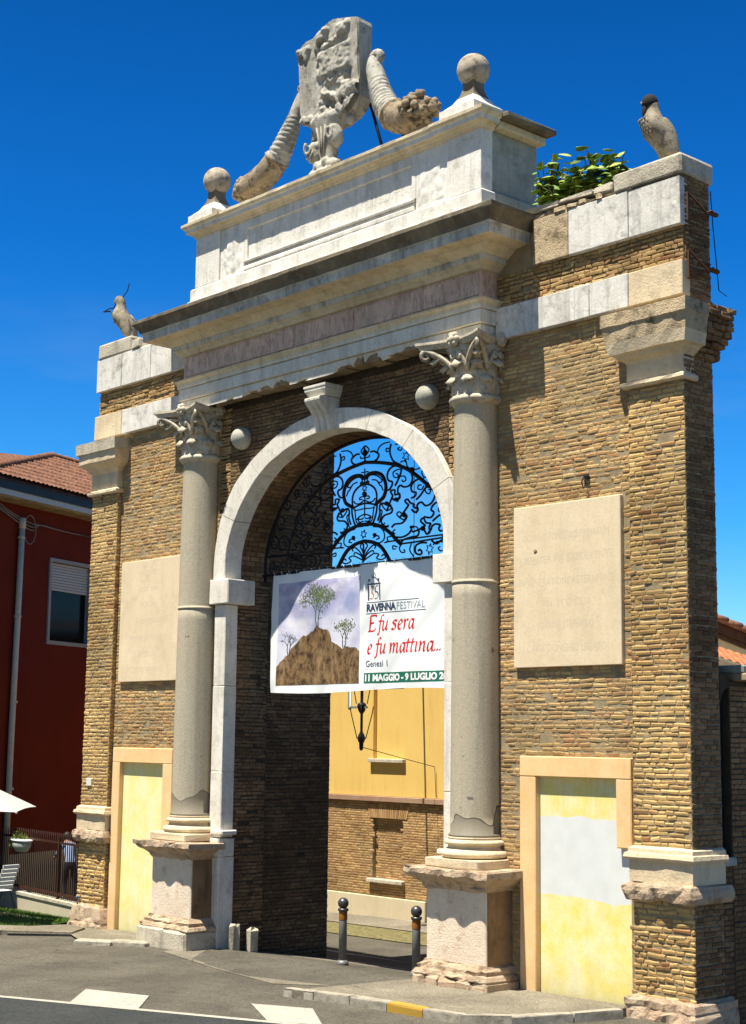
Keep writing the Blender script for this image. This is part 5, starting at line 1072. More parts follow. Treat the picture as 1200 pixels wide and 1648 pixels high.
for j in range(nz2+1):
    for i in range(nx+1):
        x = lerp(x0, x1, i/nx); z_ = lerp(z0, z1, j/nz2)
        if inside(x, z_):
            d = 0
            for bx_, bz_, br_, bh in bumps: 
                k = 1-((x-bx_)**2+(z_-bz_)**2)/br_**2
                if k > 0: d = max(d, .62*bh*math.sqrt(k))
            for bx_, bz_, br_, bh in holes:
                k = 1-((x-bx_)**2+(z_-bz_)**2)/br_**2
                if k > 0: d -= bh*1.2*k
            e_ = min(x+.30, .62-x, z_-16.34, 16.92-z_)
            if e_ > 0: d = max(d, min(.085, e_*1.6))
            d += .010*nz((x, 0, z_), 6)+.02*nz((x, 0, z_), 14, 3)*(1 if d > .03 else .15)
            lean = -.10-.06*(z_-15.4)
            grid[i, j] = len(sh.v); sh.v.append((x, lean-d, z_))
for (i, j), a in list(grid.items()):
    if all((i+p, j+q) in grid for p, q in ((1, 0), (1, 1), (0, 1))): sh.f.append((a, grid[i+1, j], grid[i+1, j+1], grid[i, j+1])); sh.mi.append(0); sh.sm.append(True)
sh.v += [(v[0]*.97, v[1]+.0, v[2]) for v in []]
n_ = len(out); sh.add([(x, -.10-.06*(z_-15.4)+.02, z_) for x, z_ in out]+[(x*.96, .26-.04*(z_-15.4), z_) for x, z_ in out], [tuple(range(n_-1, -1, -1)), tuple(range(n_, 2*n_))]+[(i, (i+1) % n_, n_+(i+1) % n_, n_+i) for i in range(n_)])
sh.build('shield', arms, recalc=True)
# foot: stem between two scrolled lion heads, on rough rocks
ft = MB(SCULPT)
stem_ = [(14.62, .17, .15), (14.80, .19, .16), (15.0, .22, .17), (15.22, .29, .20), (15.40, .42, .24), (15.52, .52, .26), (15.62, .50, .22)]
K = 16; vs = []
for z_, a_, c_ in stem_:
    for k in range(K): th = 2*math.pi*k/K; vs.append((-.13+a_*math.cos(th)*(1+.06*math.cos(5*th)), -.06+c_*math.sin(th), z_))
ft.add(vs, [(i*K+k, i*K+(k+1) % K, (i+1)*K+(k+1) % K, (i+1)*K+k) for i in range(len(stem_)-1) for k in range(K)]+[tuple(range(K-1, -1, -1)), tuple((len(stem_)-1)*K+k for k in range(K))])
for c_, r, sc in (((.22, -.20, 15.06), .155, (.95, 1.0, 1.45)), ((.20, -.22, 15.20), .135, (1, 1, .9)), ((-.44, -.16, 14.90), .14, (.95, 1.0, 1.45)), ((-.42, -.18, 15.04), .11, (1, 1, .9)), ((-.13, -.1, 14.52), .20, (1.5, 1, .7)), ((-.40, -.15, 14.47), .14, (1.3, 1, .8)), ((.12, -.15, 14.55), .16, (1.3, 1, .8)), ((-.10, -.1, 14.40), .3, (1.7, 1, .35)), ((.0, -.24, 14.62), .10, (1.1, 1, .9)), ((-.28, -.22, 14.60), .09, (1.1, 1, 1.1)), ((-.62, .0, 15.35), .10, (.8, 1, 2.0)), ((.40, .0, 15.42), .10, (.9, 1, 1.3))): ft.sphere(c_, r, 14, 10, sc=sc, jit=.08)
remesh(ft.build('carved_foot', arms), .028, it=1)
ft = MB(SCULPT)
for cx_, cz_ in ((.21, 15.12), (-.44, 14.96)):
    q = [(cx_+.10*(1-k/22)*math.cos(k*.5+2), -.35+.01*k*.3, cz_+.13*(1-k/22)*math.sin(k*.5+2)) for k in range(18)]; ft.tube(q, [.032-.001*k for k in range(18)], 7)
    for k in range(5): ft.tube([(cx_-.09+.045*k, -.33+.02*abs(k-2), cz_-.05), (cx_-.05+.025*k, -.32, cz_-.17), (cx_, -.27, cz_-.27)], [.02, .016, .008], 6)
for k in range(3): ft.tube([(-.26+.13*k, -.28, 15.35), (-.20+.07*k, -.25, 15.05), (-.16+.03*k, -.23, 14.75)], .018, 6)
ft.build('carved_scrolls', arms)
def horn(path, rads, name, grooved, fluted, curl, fruit_c, fruit_d):
    P = cr_spline(path, 10); n_ = len(P); rr = []
    L_ = len(rads)-1
    for i in range(n_):
        t = i/(n_-1)*L_; k = min(int(t), L_-1); rr.append(lerp(rads[k], rads[k+1], t-k))
    b = MB(SCULPT, SCULPT_B); vs = []; fs = []; K = 26
    # ridged body swept along the path
    Np = 120; pts = []; rs = []
    for i in range(Np+1):
        t = i/Np*(n_-1); k = min(int(t), n_-2); u = t-k; pts.append(Vector(P[k]).lerp(Vector(P[k+1]), u)); rs.append(lerp(rr[k], rr[k+1], u))
    up = Vector((0, 1, 0))
    for i in range(Np+1):
        t = i/Np; tg = (pts[min(i+1, Np)]-pts[max(i-1, 0)]).normalized(); u = (up-tg*up.dot(tg)).normalized(); v = tg.cross(u)
        for k in range(K):
            a = 2*math.pi*k/K; r = rs[i]
            if grooved[0] < t < grooved[1]:
                ph = (t-grooved[0])/(grooved[1]-grooved[0])*8.5+.55*math.sin(a)
                r *= .90+.17*abs(math.sin(math.pi*ph))**.5
            elif t >= fluted: r *= .95+.13*abs(math.sin(a*4.5))**.7+.03*nz(pts[i], 8)
            if abs(t-fluted) < .018: r *= 1.12
            vs.append(tuple(pts[i]+(u*math.cos(a)+v*math.sin(a))*r))
    for i in range(Np):
        for k in range(K): a = i*K+k; c_ = i*K+(k+1) % K; fs.append((a, c_, c_+K, a+K))
    b.add(vs, fs, 0, True)
    cut = int(fluted*Np)*K
    for q in range(len(b.f)):
        if b.f[q][0] >= cut: b.mi[q] = 1
    b.add([], [])
    b.f.append(tuple(range(K))); b.mi.append(0); b.sm.append(False); b.f.append(tuple(Np*K+k for k in range(K-1, -1, -1))); b.mi.append(1); b.sm.append(False)
    # curled tip
    p0 = pts[0]; q = []
    for k in range(15): a = curl[2]+curl[3]*k*.42; r = curl[0]*(1-k/20); q.append((p0.x+curl[1]*0+r*math.cos(a)-curl[0]*math.cos(curl[2]), p0.y, p0.z+r*math.sin(a)-curl[0]*math.sin(curl[2])))
    b.tube(q, [rs[0]*(1-.035*k) for k in range(15)], 12)
    h = b.build(name, arms)
    f = MB(SCULPT_B)
    for _ in range(70):
        d = Vector((rnd.gauss(0, 1), rnd.gauss(0, 1), rnd.gauss(0, 1))).normalized(); d = Vector((d.x*fruit_d[0], d.y*fruit_d[1], d.z*fruit_d[2])); f.sphere(tuple(Vector(fruit_c)+d*rnd.uniform(.9, 1.14)), rnd.uniform(.05, .10), 10, 7, jit=.10)
    f.sphere(fruit_c, 1, 14, 9, sc=tuple(x*.92 for x in fruit_d))
    f.build('carved_fruit', h)
horn([(-1.18, .06, 16.42), (-1.22, .02, 16.15), (-1.30, -.02, 15.86), (-1.42, -.05, 15.60), (-1.62, -.07, 15.30), (-1.92, -.08, 15.02), (-2.28, -.10, 14.86), (-2.62, -.12, 14.76)], [.07, .12, .15, .19, .22, .245, .25, .27], 'horn_of_plenty', (.24, .60), .62, (.10, 0, math.pi*1.5, 1), (-2.68, -.13, 14.74), (.16, .20, .22))
horn([(1.00, .06, 16.45), (1.06, .03, 16.20), (1.20, .0, 15.86), (1.36, -.03, 15.52), (1.56, -.06, 15.22), (1.86, -.08, 14.98), (2.20, -.10, 14.88), (2.40, -.12, 14.90)], [.11, .17, .19, .22, .25, .28, .30, .30], 'horn_of_plenty', (.26, .60), .64, (.11, 0, math.pi*.9, -1), (2.44, -.13, 14.94), (.36, .30, .27))
rod = MB(PAINT_SHADE_DK); rod.tube([(.62, .22, 16.0), (1.05, .40, 14.35)], .03, 8); rod.build('support_rod', arms)
rod = MB(PAINT_SHADE_DK); rod.tube([(1.72, .15, 15.0), (1.76, .15, 14.35)], .03, 8); rod.build('support_rod', arms)

# ------------------------------------------------------------------ the two stone birds
def bird(name, lab, x, y, z_, face, variant):
    t = thing(name, lab, 'bird statue', (x, y, z_), face, group='stone birds on the gate ends')
    b = MB(BIRDST)
    spine = [((0, .10, .00), .07, .05), ((0, .09, .08), .10, .075), ((0, .07, .20), .155, .125), ((0, .03, .34), .205, .175), ((0, -.02, .48), .235, .205), ((0, -.06, .60), .235, .205), ((0, -.07, .70), .195, .175), ((0, -.05, .80), .135, .13), ((0, -.03, .88), .10, .105), ((0, -.03, .96), .098, .115), ((0, -.03, 1.04), .085, .10), ((0, -.02, 1.09), .045, .05)]
    sp = cr_spline([(*p, a_, c_) for p, a_, c_ in spine], 4); K = 20; vs = []
    for (px, py, pz, a_, c_) in sp:
        for k in range(K): th = 2*math.pi*k/K; vs.append((px+a_*math.cos(th), py+c_*math.sin(th), pz))
    n_ = len(sp); b.add(vs, [(i*K+k, i*K+(k+1) % K, (i+1)*K+(k+1) % K, (i+1)*K+k) for i in range(n_-1) for k in range(K)]+[tuple(range(K-1, -1, -1)), tuple((n_-1)*K+k for k in range(K))], 0)
    for sx in (-1, 1):   # folded wings, pointed low behind
        b.sphere((sx*.165, .05, .42), .12, 14, 10, sc=(.55, 1.15, 2.5)); b.sphere((sx*.12, .13, .16), .07, 12, 8, sc=(.6, .9, 2.6))
        b.sphere((sx*.06, -.02, .02), .05, 10, 7, sc=(1, 1.9, .7))
    b.sphere((0, .19, .02), .06, 12, 8, sc=(1.3, .8, 2.4)); b.sphere((0, -.135, .985), .032, 10, 7, sc=(.8, 1.5, .9)); b.sphere((0, -.175, .965), .02, 8, 6, sc=(.8, 1.2, 1.5))
    b.v = [(vx, vy+.24*(.5-vz), vz) for vx, vy, vz in b.v]
    o = b.build('bird_body', None); o.parent = t; remesh(o, .018, it=2)
    f = MB(BIRDST)
    for row in range(5):
        for k in range(6):
            a_ = -math.pi/2+(k-2.5+.5*(row % 2))*.27; z2 = .50+.052*row; q_ = .232-.02*row*.6; f.sphere((q_*math.cos(a_), -.045-.012*row+.205*math.sin(a_)*(1-.02*row), z2), .022, 7, 5, sc=(1, .8, .9))
    f.v = [(vx, vy+.24*(.5-vz)+.012, vz) for vx, vy, vz in f.v]
    o = f.build('chest_feathers', None); o.parent = t
    if variant:
        h = MB(flat('bird_head_black', (.022, .020, .018), .9)); h.sphere((0, -.16, .985), .112, 16, 10, sc=(.95, 1.12, 1.12)); h.sphere((0, -.235, .86), .065, 12, 8, sc=(.9, .7, 1.8)); o = h.build('black_head', None); o.parent = t  # head and throat in a near-black colour
    else:
        h = MB(IRON); h.tube([(0, -.10, 1.04), (.10, .08, 1.16), (.18, .16, 1.30)], .010, 6); h.tube([(0, -.20, 1.0), (-.03, -.26, .99), (-.04, -.28, .91), (-.06, -.34, .85), (-.09, -.44, .87), (-.13, -.60, .82)], .014, 6); h.box(-.15, -.10, -.62, -.44, .805, .822, 0, b=.004); o = h.build('iron_spike_and_ribbon', None); o.parent = t
    t.scale = (1.06, 1.06, 1.06 if not variant else 1.10)
    return t
bird('bird_statue', 'stone bird with metal spike and ribbon at its beak, nearest the red house', -7.50, .20, 12.49, R(-62), 0)
bird('bird_statue', 'stone bird with a black head beside the leafy bush on the gate top', 7.52, .22, 12.49, R(-38), 1)

# ------------------------------------------------------------------ bush growing on the coping
bush = thing('fig_bush', 'small leafy green bush growing out of the gate coping', 'bush', (5.6, .35, 12.3))
stm = MB(STEM); lf = MB(LEAF)
def leaf(b, p, d, n_, s):
    d = d.normalized(); n_ = (n_-d*n_.dot(d)).normalized(); w_ = d.cross(n_)
    pr = [(0, 0), (.30, .12), (.46, .38), (.40, .66), (.20, .88), (0, 1.05), (-.20, .88), (-.40, .66), (-.46, .38), (-.30, .12)]
    vs = [tuple(Vector(p)+d*(v*s)+w_*(u*s)+n_*(-.22*s*abs(u)*1.2-.25*s*v*v)) for u, v in pr]+[tuple(Vector(p)+d*(v*s)+n_*(.04*s-.25*s*v*v)) for v in (.0, .35, .7, 1.0)]
    b.add(vs, [(10, 0, 1, 2, 11), (11, 2, 3, 12), (12, 3, 4, 5, 13), (10, 11, 8, 9, 0), (11, 12, 7, 8), (12, 13, 5, 6, 7)], 0)
for (bx_, h, sp, cnt) in ((5.12, 1.12, .28, 15), (5.32, .85, .34, 15), (5.55, .74, .36, 15), (5.86, .92, .40, 16), (6.14, .90, .40, 14), (6.45, .74, .40, 12), (6.68, .52, .28, 8)):
    for k in range(cnt):
        a = rnd.uniform(0, 6.28); hh = h*rnd.uniform(.35, 1.0); e = Vector((bx_+sp*rnd.uniform(.1, .8)*math.cos(a), .32+.30*math.sin(a)*rnd.random(), 12.36+hh))
        st0 = Vector((bx_, .32, 12.30)); mid = st0.lerp(e, .5)+Vector((rnd.uniform(-.05, .05), 0, .06)); stm.tube([tuple(st0), tuple(mid), tuple(e)], [.014, .010, .006], 5)
        for q in range(5):
            t = .45+.55*q/4; p = st0.lerp(e, t); da = rnd.uniform(0, 6.28); d = Vector((math.cos(da), math.sin(da)*.8-.25, rnd.uniform(-.55, .35))); leaf(lf, p, d, Vector((rnd.uniform(-.4, .4), rnd.uniform(-.6, .1), 1)), rnd.uniform(.11, .27))
stm.build('stems', bush); lf.build('foliage', bush, recalc=False)

# ------------------------------------------------------------------ bollards
def bollard(x, y, lab):
    t = thing('bollard', lab, 'bollard', (x, y, gz(x, y)+.02), group='bollards in the gateway')
    def part(b, nm): o = b.build(nm, None); o.parent = t
    b = MB(BOLL); b.lathe([(.075, .06), (.074, .80), (.070, .82)], (0, 0), 24); part(b, 'post')
    b = MB(BOLL); b.lathe([(.115, -.03), (.115, .03), (.095, .06), (.078, .075)], (0, 0), 24); part(b, 'foot')
    b = MB(ORANGE); b.lathe([(.078, .80), (.079, .805), (.079, .955), (.078, .96)], (0, 0), 24); part(b, 'reflective_band')
    b = MB(BALLM); b.lathe([(.075, .955), (.098, .965), (.102, .985), (.098, 1.005), (.070, 1.015)], (0, 0), 24); part(b, 'collar')
    b = MB(BALLM); b.sphere((0, 0, 1.105), .102, 24, 16); part(b, 'ball')
bollard(-.75, 1.12, 'grey bollard with orange band near the dark passage wall, standing clear in the gateway')
bollard(1.06, 1.28, 'grey bollard with orange band beside the pink stone pedestal')
# guard stones
for x, y, h, lab in ((-2.92, .22, .50, 'short white guard stone against the jamb, front one of the pair'), (-2.86, .62, .46, 'short white guard stone in the passage, back one of the pair')):
    b = MB(COPING); z0 = gz(x, y)
    b.box(x-.07, x+.07, y-.12, y+.11, z0-.1, z0+h, 0, b=.045, j=.03); tag(b.build('guard_stone'), lab, 'guard stone', 'guard stones at the gate jamb')
# ------------------------------------------------------------------ low brick building against the right end of the gate
lowb = thing('brick_house', 'low dark brick building with a shade-painted arched void against the right end of the gate', 'house', (7, 3, -.4))
mb = MB(MORTAR_D, BR_DARK, STUCCO); mb.box(3.2, 8.10, .86, 9.0, -1.4, 4.62, 0, b=.01)
bricks(mb, 1, (8.10, 0, 0), (0, 1, 0), (1, 0, 0), .87, 6.0, -.35, 4.55, rough=.5, seed=91, course=.075)  # shade on this side put into the dark brick colour
mb.box(7.2, 7.93, .645, .86, -.6, 4.95, 0, b=.005)
bricks(mb, 1, (8.09, 0, 0), (0, 1, 0), (1, 0, 0), .63, .86, -.3, 1.95, rough=.5, seed=92, course=.075)
mb.box(7.9, 8.09, .63, .86, -.6, 1.95, 0, b=.005)
mb.box(7.9, 8.15, .60, .90, 1.95, 2.08, 2, b=.02, j=.01)
for k in range(7):
    a0, a1 = math.pi*k/14, math.pi*(k+1)/14
    mb.add([(x_, .63+.235*(1-math.cos(a)), 4.22+.30*math.sin(a)) for a in (a0, a1) for x_ in (7.85, 8.10)]+[(x_, .63+.235*(1-math.cos(a)), 4.72) for a in (a0, a1) for x_ in (7.85, 8.10)], [(0, 1, 3, 2), (4, 5, 7, 6), (1, 3, 7, 5), (0, 2, 6, 4)], 0)
mb.build('wall', lowb)
mb = MB(PAINT_SHADE_DK); mb.box(7.92, 7.97, .64, .86, 1.98, 4.6, 0, b=.004); mb.build('void_shade_panel', lowb)  # dark panel added to paint the shade of the arched void
mb = MB(SOFFIT, STUCCO); mb.box(3.2, 8.34, 1.0, 9.2, 4.62, 4.74, 0, b=.02); mb.box(3.2, 8.26, 1.0, 9.2, 4.74, 4.86, 1, b=.02); mb.build('eave', lowb)

# tile roofs: real corrugated sheets of curved tiles
def tiles(b, p0, du, dv, wu, wv, clip=None, mi=0, tu=.20, tv=.36, amp=.045, su=6, sv=5):
    """p0 corner at the eave, du along the eave, dv up the slope"""
    du = Vector(du).normalized(); dv = Vector(dv).normalized(); nn = du.cross(dv).normalized()
    if nn.z < 0: nn = -nn
    nu = int(wu/tu)*su; nv = int(wv/tv)*sv; vs = []; fs = []; ok = {}
    p0 = Vector(p0)
    for j in range(nv+1):
        v = wv*j/nv
        for i in range(nu+1):
            u = wu*i/nu
            if clip and not clip(u, v): continue
            colk = math.floor(u/tu); row = math.floor(v/tv+1e-6); fr = v/tv-row
            h = amp*abs(math.sin(math.pi*u/tu))**.8*(1.0 if colk % 1 == 0 else 1)+.045*(1-fr)
            rj = nz((colk*1.7, row*2.3, 0), 1.0)
            ok[i, j] = len(vs); vs.append(tuple(p0+du*(u+.012*rj)+dv*(v+.02*nz((colk, row, 3.), 1.3))+nn*(h+.012*rj)))
    for (i, j), a in ok.items():
        if all(k in ok for k in ((i+1, j), (i+1, j+1), (i, j+1))): fs.append((a, ok[i+1, j], ok[i+1, j+1], ok[i, j+1]))
    b.add(vs, fs, mi, False)

# ------------------------------------------------------------------ cream house behind on the right
def V(d, a_, z): return (21.427-.7418*d+.6706*a_, -18.297+.6706*d+.7418*a_, z)
def gprism(b, pts, d0, d1, mi=0):
    n = len(pts); b.add([V(d0, x, z) for x, z in pts]+[V(d1, x, z) for x, z in pts], [tuple(range(n)), tuple(range(2*n-1, n-1, -1))]+[(i, n+i, n+(i+1) % n, (i+1) % n) for i in range(n)], mi)
far = thing('cream_house', 'cream rendered house with tiled gable roof seen past the right end of the gate', 'house', V(41, 9, -1))
def rk(a_, z0, sl): return (a_, z0-sl*(a_-HA))
HA, HZ, HS = 8.99, 6.98, .40
mb = MB(CREAM); gprism(mb, [(4.5, -1.5), (15, -1.5), (15, rk(15, HZ-.55, HS)[1]), (6.0, rk(6.0, HZ-.55, HS)[1]), (4.5, rk(7.5, HZ-.55, HS)[1])], 40, 50); mb.build('wall', far)
mb = MB(TILE); e = Vector(V(39.6, 15.4, rk(15.4, HZ-.10, HS)[1])); tiles(mb, e, (-.7418, .6706, 0), Vector(V(39.6, 6.0, rk(6.0, HZ-.10, HS)[1]))-e, 10.8, (Vector(V(39.6, 6.0, rk(6.0, HZ-.1, HS)[1]))-e).length, tu=.24, tv=.4, su=4, sv=4)
gprism(mb, [(15.4, rk(15.4, HZ-.16, HS)[1]), (15.4, rk(15.4, HZ-.08, HS)[1]), (6.0, rk(6.0, HZ-.08, HS)[1]), (6.0, rk(6.0, HZ-.16, HS)[1])], 39.6, 50.4)
x = 15.3
while x > 6.1: mb.tube([V(39.55, x, rk(x, HZ-.07, HS)[1]), V(39.55, x-.42, rk(x-.42, HZ-.09, HS)[1])], [.10, .085], 8); x -= .36
mb.build('roof', far)
mb = MB(flat('brown_board', (.10, .05, .028), .7, n=.3)); gprism(mb, [(15.3, rk(15.3, HZ-.42, HS)[1]), (15.3, rk(15.3, HZ-.18, HS)[1]), (6.0, rk(6.0, HZ-.18, HS)[1]), (6.0, rk(6.0, HZ-.42, HS)[1])], 39.7, 39.78)
gprism(mb, [(15.2, rk(15.2, HZ-.55, HS)[1]), (15.2, rk(15.2, HZ-.43, HS)[1]), (6.0, rk(6.0, HZ-.43, HS)[1]), (6.0, rk(6.0, HZ-.55, HS)[1])], 39.82, 39.98); mb.build('eave_board', far)
lean = thing('lean_to', 'low lean-to with bright new red roof tiles in front of the cream house', 'outbuilding', V(38, 9, -1))
mb = MB(PALE); gprism(mb, [(5, -1.5), (13, -1.5), (13, 4.2), (8.4, 5.55), (5, 6.4)], 37.3, 39.7); mb.build('wall', lean)
mb = MB(TILE_N); p0 = Vector(V(37, 12.5, 4.42)); du = Vector(V(37, 5, 6.75))-p0
tiles(mb, p0, du, Vector(V(38.6, 5, 7.22))-Vector(V(37, 5, 6.75)), du.length, 1.65, tu=.2, tv=.36, su=5, sv=4); mb.build('roof', lean)
mb = MB(SOFFIT); gprism(mb, [(13, 4.10), (13, 4.28), (5, 6.74), (5, 6.56)], 36.95, 37.25); mb.build('eave_board', lean)

# ------------------------------------------------------------------ yellow building seen through the arch
yb_ = thing('yellow_building', 'ochre yellow building on a brick base seen through the arch', 'building', (-10, 11, -1))
Y0 = 11.0
mb = MB(OCHRE, MORTAR, BR_NEW, CREAM)
X0, X1 = -24, -4.0; wx0, wx1 = -10.86, -9.62
def wallbox(x0, x1, z0, z1, y0, mi): mb.box(x0, x1, y0, Y0+6, z0, z1, mi, b=.006)
for a, b_ in ((X0, wx0), (wx1, X1)): wallbox(a, b_, 2.16, 7.0, Y0, 0); wallbox(a, b_, -.55, 2.0, Y0+.02, 1)
for a, b_ in ((wx0, wx1),):
    wallbox(a, b_, 2.16, 3.17, Y0, 0); wallbox(a, b_, 5.45, 7.0, Y0, 0); mb.box(a, b_, Y0+.13, Y0+6, 3.17, 5.45, 0, b=.003)
    wallbox(a, b_, -.55, -.11, Y0+.02, 1); wallbox(a, b_, 1.55, 2.0, Y0+.02, 1); mb.box(a, b_, Y0+.15, Y0+6, -.11, 1.55, 1, b=.003)
mb.box(X0, X1, Y0-.05, Y0+6, -1.6, -.56, 3, b=.015)
sk = lambda x, z: (wx0-.02 < x < wx1+.02 and z > -.12 and z < 1.92) 
bricks(mb, 2, (0, Y0+.02, 0), (1, 0, 0), (0, -1, 0), -13.6, -6.6, -.54, 1.99, skip=sk, rough=.3, seed=101, course=.068, depth=.012)
bricks(mb, 2, (0, Y0+.15, 0), (1, 0, 0), (0, -1, 0), wx0, wx1, -.10, 1.54, rough=.3, seed=102, course=.068, depth=.012)
x = wx0-.1
while x < wx1+.1:   # flat brick arch
    t = (x-(wx0+wx1)/2); mb.add([(x, Y0-.005, 1.56), (x+.055, Y0-.005, 1.56), (x+.055+t*.16, Y0-.005, 1.93), (x+t*.16, Y0-.005, 1.93), (x, Y0+.06, 1.56), (x+.055, Y0+.06, 1.56), (x+.055+t*.16, Y0+.06, 1.93), (x+t*.16, Y0+.06, 1.93)], [(0, 1, 2, 3), (0, 4, 5, 1), (1, 5, 6, 2), (2, 6, 7, 3), (3, 7, 4, 0)], 2); x += .068
mb.build('wall', yb_)
mb = MB(stone('string_brick', (.40, .27, .18), (.32, .19, .12), streak=0)); mb.box(X0, X1, Y0-.09, Y0+.1, 2.005, 2.155, 0, b=.012, j=.003); mb.build('string_course', yb_)
for z_, e in ((3.12, .08), (-.15, .06)):
    mb = MB(COPING); mb.box(wx0-.10, wx1+.10, Y0-.13, Y0+.14, z_-.04, z_+.06, 0, b=.012); mb.build('window_sill', yb_)
mb = MB(TILE, OCHRE); mb.box(X0-.3, X1+.3, Y0-.25, Y0+6, 7.0, 7.14, 1, b=.02); tiles(mb, (X0-.3, Y0-.35, 7.16), (1, 0, 0), (0, 1, .12), 20.6, 4.5, tu=.24, tv=.4, su=4, sv=3); mb.build('roof', yb_)

# hanging street lamp on its bracket
lamp = thing('street_lantern', 'dark street lantern hanging from a grey bracket in front of the yellow wall', 'street lamp', (-8.45, 8.4, 3.4))
mb = MB(flat('grey_bracket', (.22, .25, .23), .5, .2)); mb.tube([(-8.92, 8.4, 6.6), (-8.92, 8.4, 4.52), (-8.90, 8.4, 4.50)], .052, 10); mb.bar((-8.92, 8.4, 4.53), (-8.25, 8.4, 4.53), .055, .055); mb.bar((-8.92, 8.4, 6.5), (-8.92, 11.0, 6.5), .06); mb.build('bracket', lamp)
mb = MB(IRON)
lx, ly = -8.45, 8.4
for a in range(4):
    an = math.pi/4+a*math.pi/2; ca, sa = math.cos(an), math.sin(an)
    mb.tube([(lx+.30*ca, ly+.30*sa, 4.55), (lx+.28*ca, ly+.28*sa, 4.40), (lx+.11*ca, ly+.11*sa, 3.72)], .014, 6)
    mb.tube([(lx+.14*ca, ly+.14*sa, 4.62), (lx+.30*ca, ly+.30*sa, 5.5)], .014, 6)
mb.lathe([(.02, 3.42), (.05, 3.46), (.06, 3.62), (.095, 3.68), (.10, 3.76), (.07, 3.84), (.035, 3.9), (.035, 4.36), (.09, 4.44), (.12, 4.56), (.11, 4.62), (.04, 4.66), (.04, 5.5), (.30, 5.55), (.32, 5.6), (.05, 5.9)], (lx, ly), 16); mb.build('lantern_frame', lamp)
mb = MB(IRON); mb.tube([(lx+.05, ly+.02, 3.5), (lx+.12, Y0-.06, 3.0), (lx+.15, Y0-.03, 2.2)], .010, 5); mb.build('cable', lamp)

# ------------------------------------------------------------------ oxblood house on the left
P0 = Vector((-16.19, 1.94, 0)); Dv = Vector((-.395, .918, 0)).normalized(); Nv = Vector((.918, .395, 0)).normalized()
def H(s, o, z): p = P0+Dv*s+Nv*o; return (p.x, p.y, z)
def hbox(b, s0, s1, o0, o1, z0, z1, mi=0):
    vs = [H(s, o, z) for z in (z0, z1) for s, o in ((s0, o0), (s1, o0), (s1, o1), (s0, o1))]
    b.add(vs, [(0, 1, 2, 3), (4, 5, 6, 7), (0, 1, 5, 4), (1, 2, 6, 5), (2, 3, 7, 6), (3, 0, 4, 7)], mi)
rh = thing('red_house', 'dark red rendered house with tiled roof and half shuttered window left of the gate', 'house', tuple(P0))
mb = MB(REDWALL, PALE); W0 = -.70; ws0, ws1, wz0, wz1 = 3.33, 5.42, 6.40, 8.83
for s0, s1, z0, z1 in ((-7, ws0, .42, 10.3), (ws1, 16, .42, 10.3), (ws0, ws1, .42, wz0), (ws0, ws1, wz1, 10.3)): hbox(mb, s0, s1, W0-6, W0, z0, z1)
hbox(mb, ws0, ws1, W0-6, W0-.22, wz0, wz1)
hbox(mb, -7.02, 16.02, W0-6, W0+.03, -1.5, .42, 1)
mb.build('wall', rh)
wn = MB(flat('weathered_window_frame', (.27, .255, .23), .6, n=.15))
for s0, s1, z0, z1 in ((ws0-.05, ws0+.06, wz0-.05, wz1+.05), (ws1-.06, ws1+.05, wz0-.05, wz1+.05), (ws0+.06, ws1-.06, wz1-.05, wz1+.05), (ws0+.06, ws1-.06, wz0-.05, wz0+.06)): hbox(wn, s0, s1, W0-.16, W0+.05, z0, z1)
wno = wn.build('window', rh)
mb = MB(SHUT); z_ = 7.95
while z_ < wz1-.06: hbox(mb, ws0+.07, ws1-.07, W0-.12, W0-.07, z_, z_+.068); z_ += .082
mb.build('roller_shutter', wno)
mb = MB(DARKG); hbox(mb, ws0+.06, ws1-.06, W0-.16, W0-.14, wz0+.06, 8.0); mb.build('pane', wno)
rf = MB(TILE, GUTTER, SOFFIT, PAINT_SHADE_DK)
ze = 10.72; rise = Vector((0, 0, 1.8)); upv = -Nv*3.0+rise
hipk = 3.0/6.7; LV = upv.length
tiles(rf, H(-6.4, .12, ze), Dv, upv, 22.4, LV, clip=lambda u, v: v <= LV*(u-6.4+.9)/7.0 if u < 12.51 else True, tu=.21, tv=.36)
a = Vector(H(-.9, .12, ze)); 
rf.add([H(-6.4, .12, ze-.02), H(-.9, .12, ze-.02), H(6.11, -2.9, ze+1.75), H(-6.4, -4.5, ze+.3)], [(0, 1, 2, 3)], 0)
rf.add([H(-6.4, .10, ze-.06), H(16, .10, ze-.06), H(16, -2.95, ze+1.72), H(6.11, -2.95, ze+1.72), H(-.9, .10, ze-.05)], [(0, 1, 2, 3, 4)], 0)
rf.add([H(6.11, -2.88, ze+1.80), H(16, -2.88, ze+1.80), H(16, -8, ze-1.0), H(6.11, -8, ze-1.0)], [(0, 1, 2, 3)], 0)
rf.add([H(6.11, -2.88, ze+1.80), H(6.11, -8, ze-1.0), H(-.9, -8, ze-1.0), H(-.9, .1, ze-.1)], [(0, 1, 2, 3)], 0)
def ridge(p, q, r=.12, step=.36):
    p, q = Vector(p), Vector(q); n_ = int((q-p).length/step); d = (q-p)/n_
    for k in range(n_):
        s = p+d*k; rf.tube([tuple(s), tuple(s+d*1.12+Vector((0, 0, -.02)))], [r*rnd.uniform(1.0, 1.12), r*.84], 10, 0)
ridge(H(-.9, .1, ze+.06), H(6.11, -2.88, ze+1.84)); ridge(H(6.11, -2.88, ze+1.84), H(15.5, -2.88, ze+1.84))
hbox(rf, -7, 16, -.15, .06, 10.42, 10.66, 3)  # dark strip painted for the shadow gap between tile edge and gutter
hbox(rf, -7.2, 16.2, -.13, .02, 10.26, 10.44, 1)
hbox(rf, -7.2, 16.2, -.72, -.1, 10.22, 10.30, 2)
rf.build('roof', rh, recalc=False)
mb = MB(PIPE)
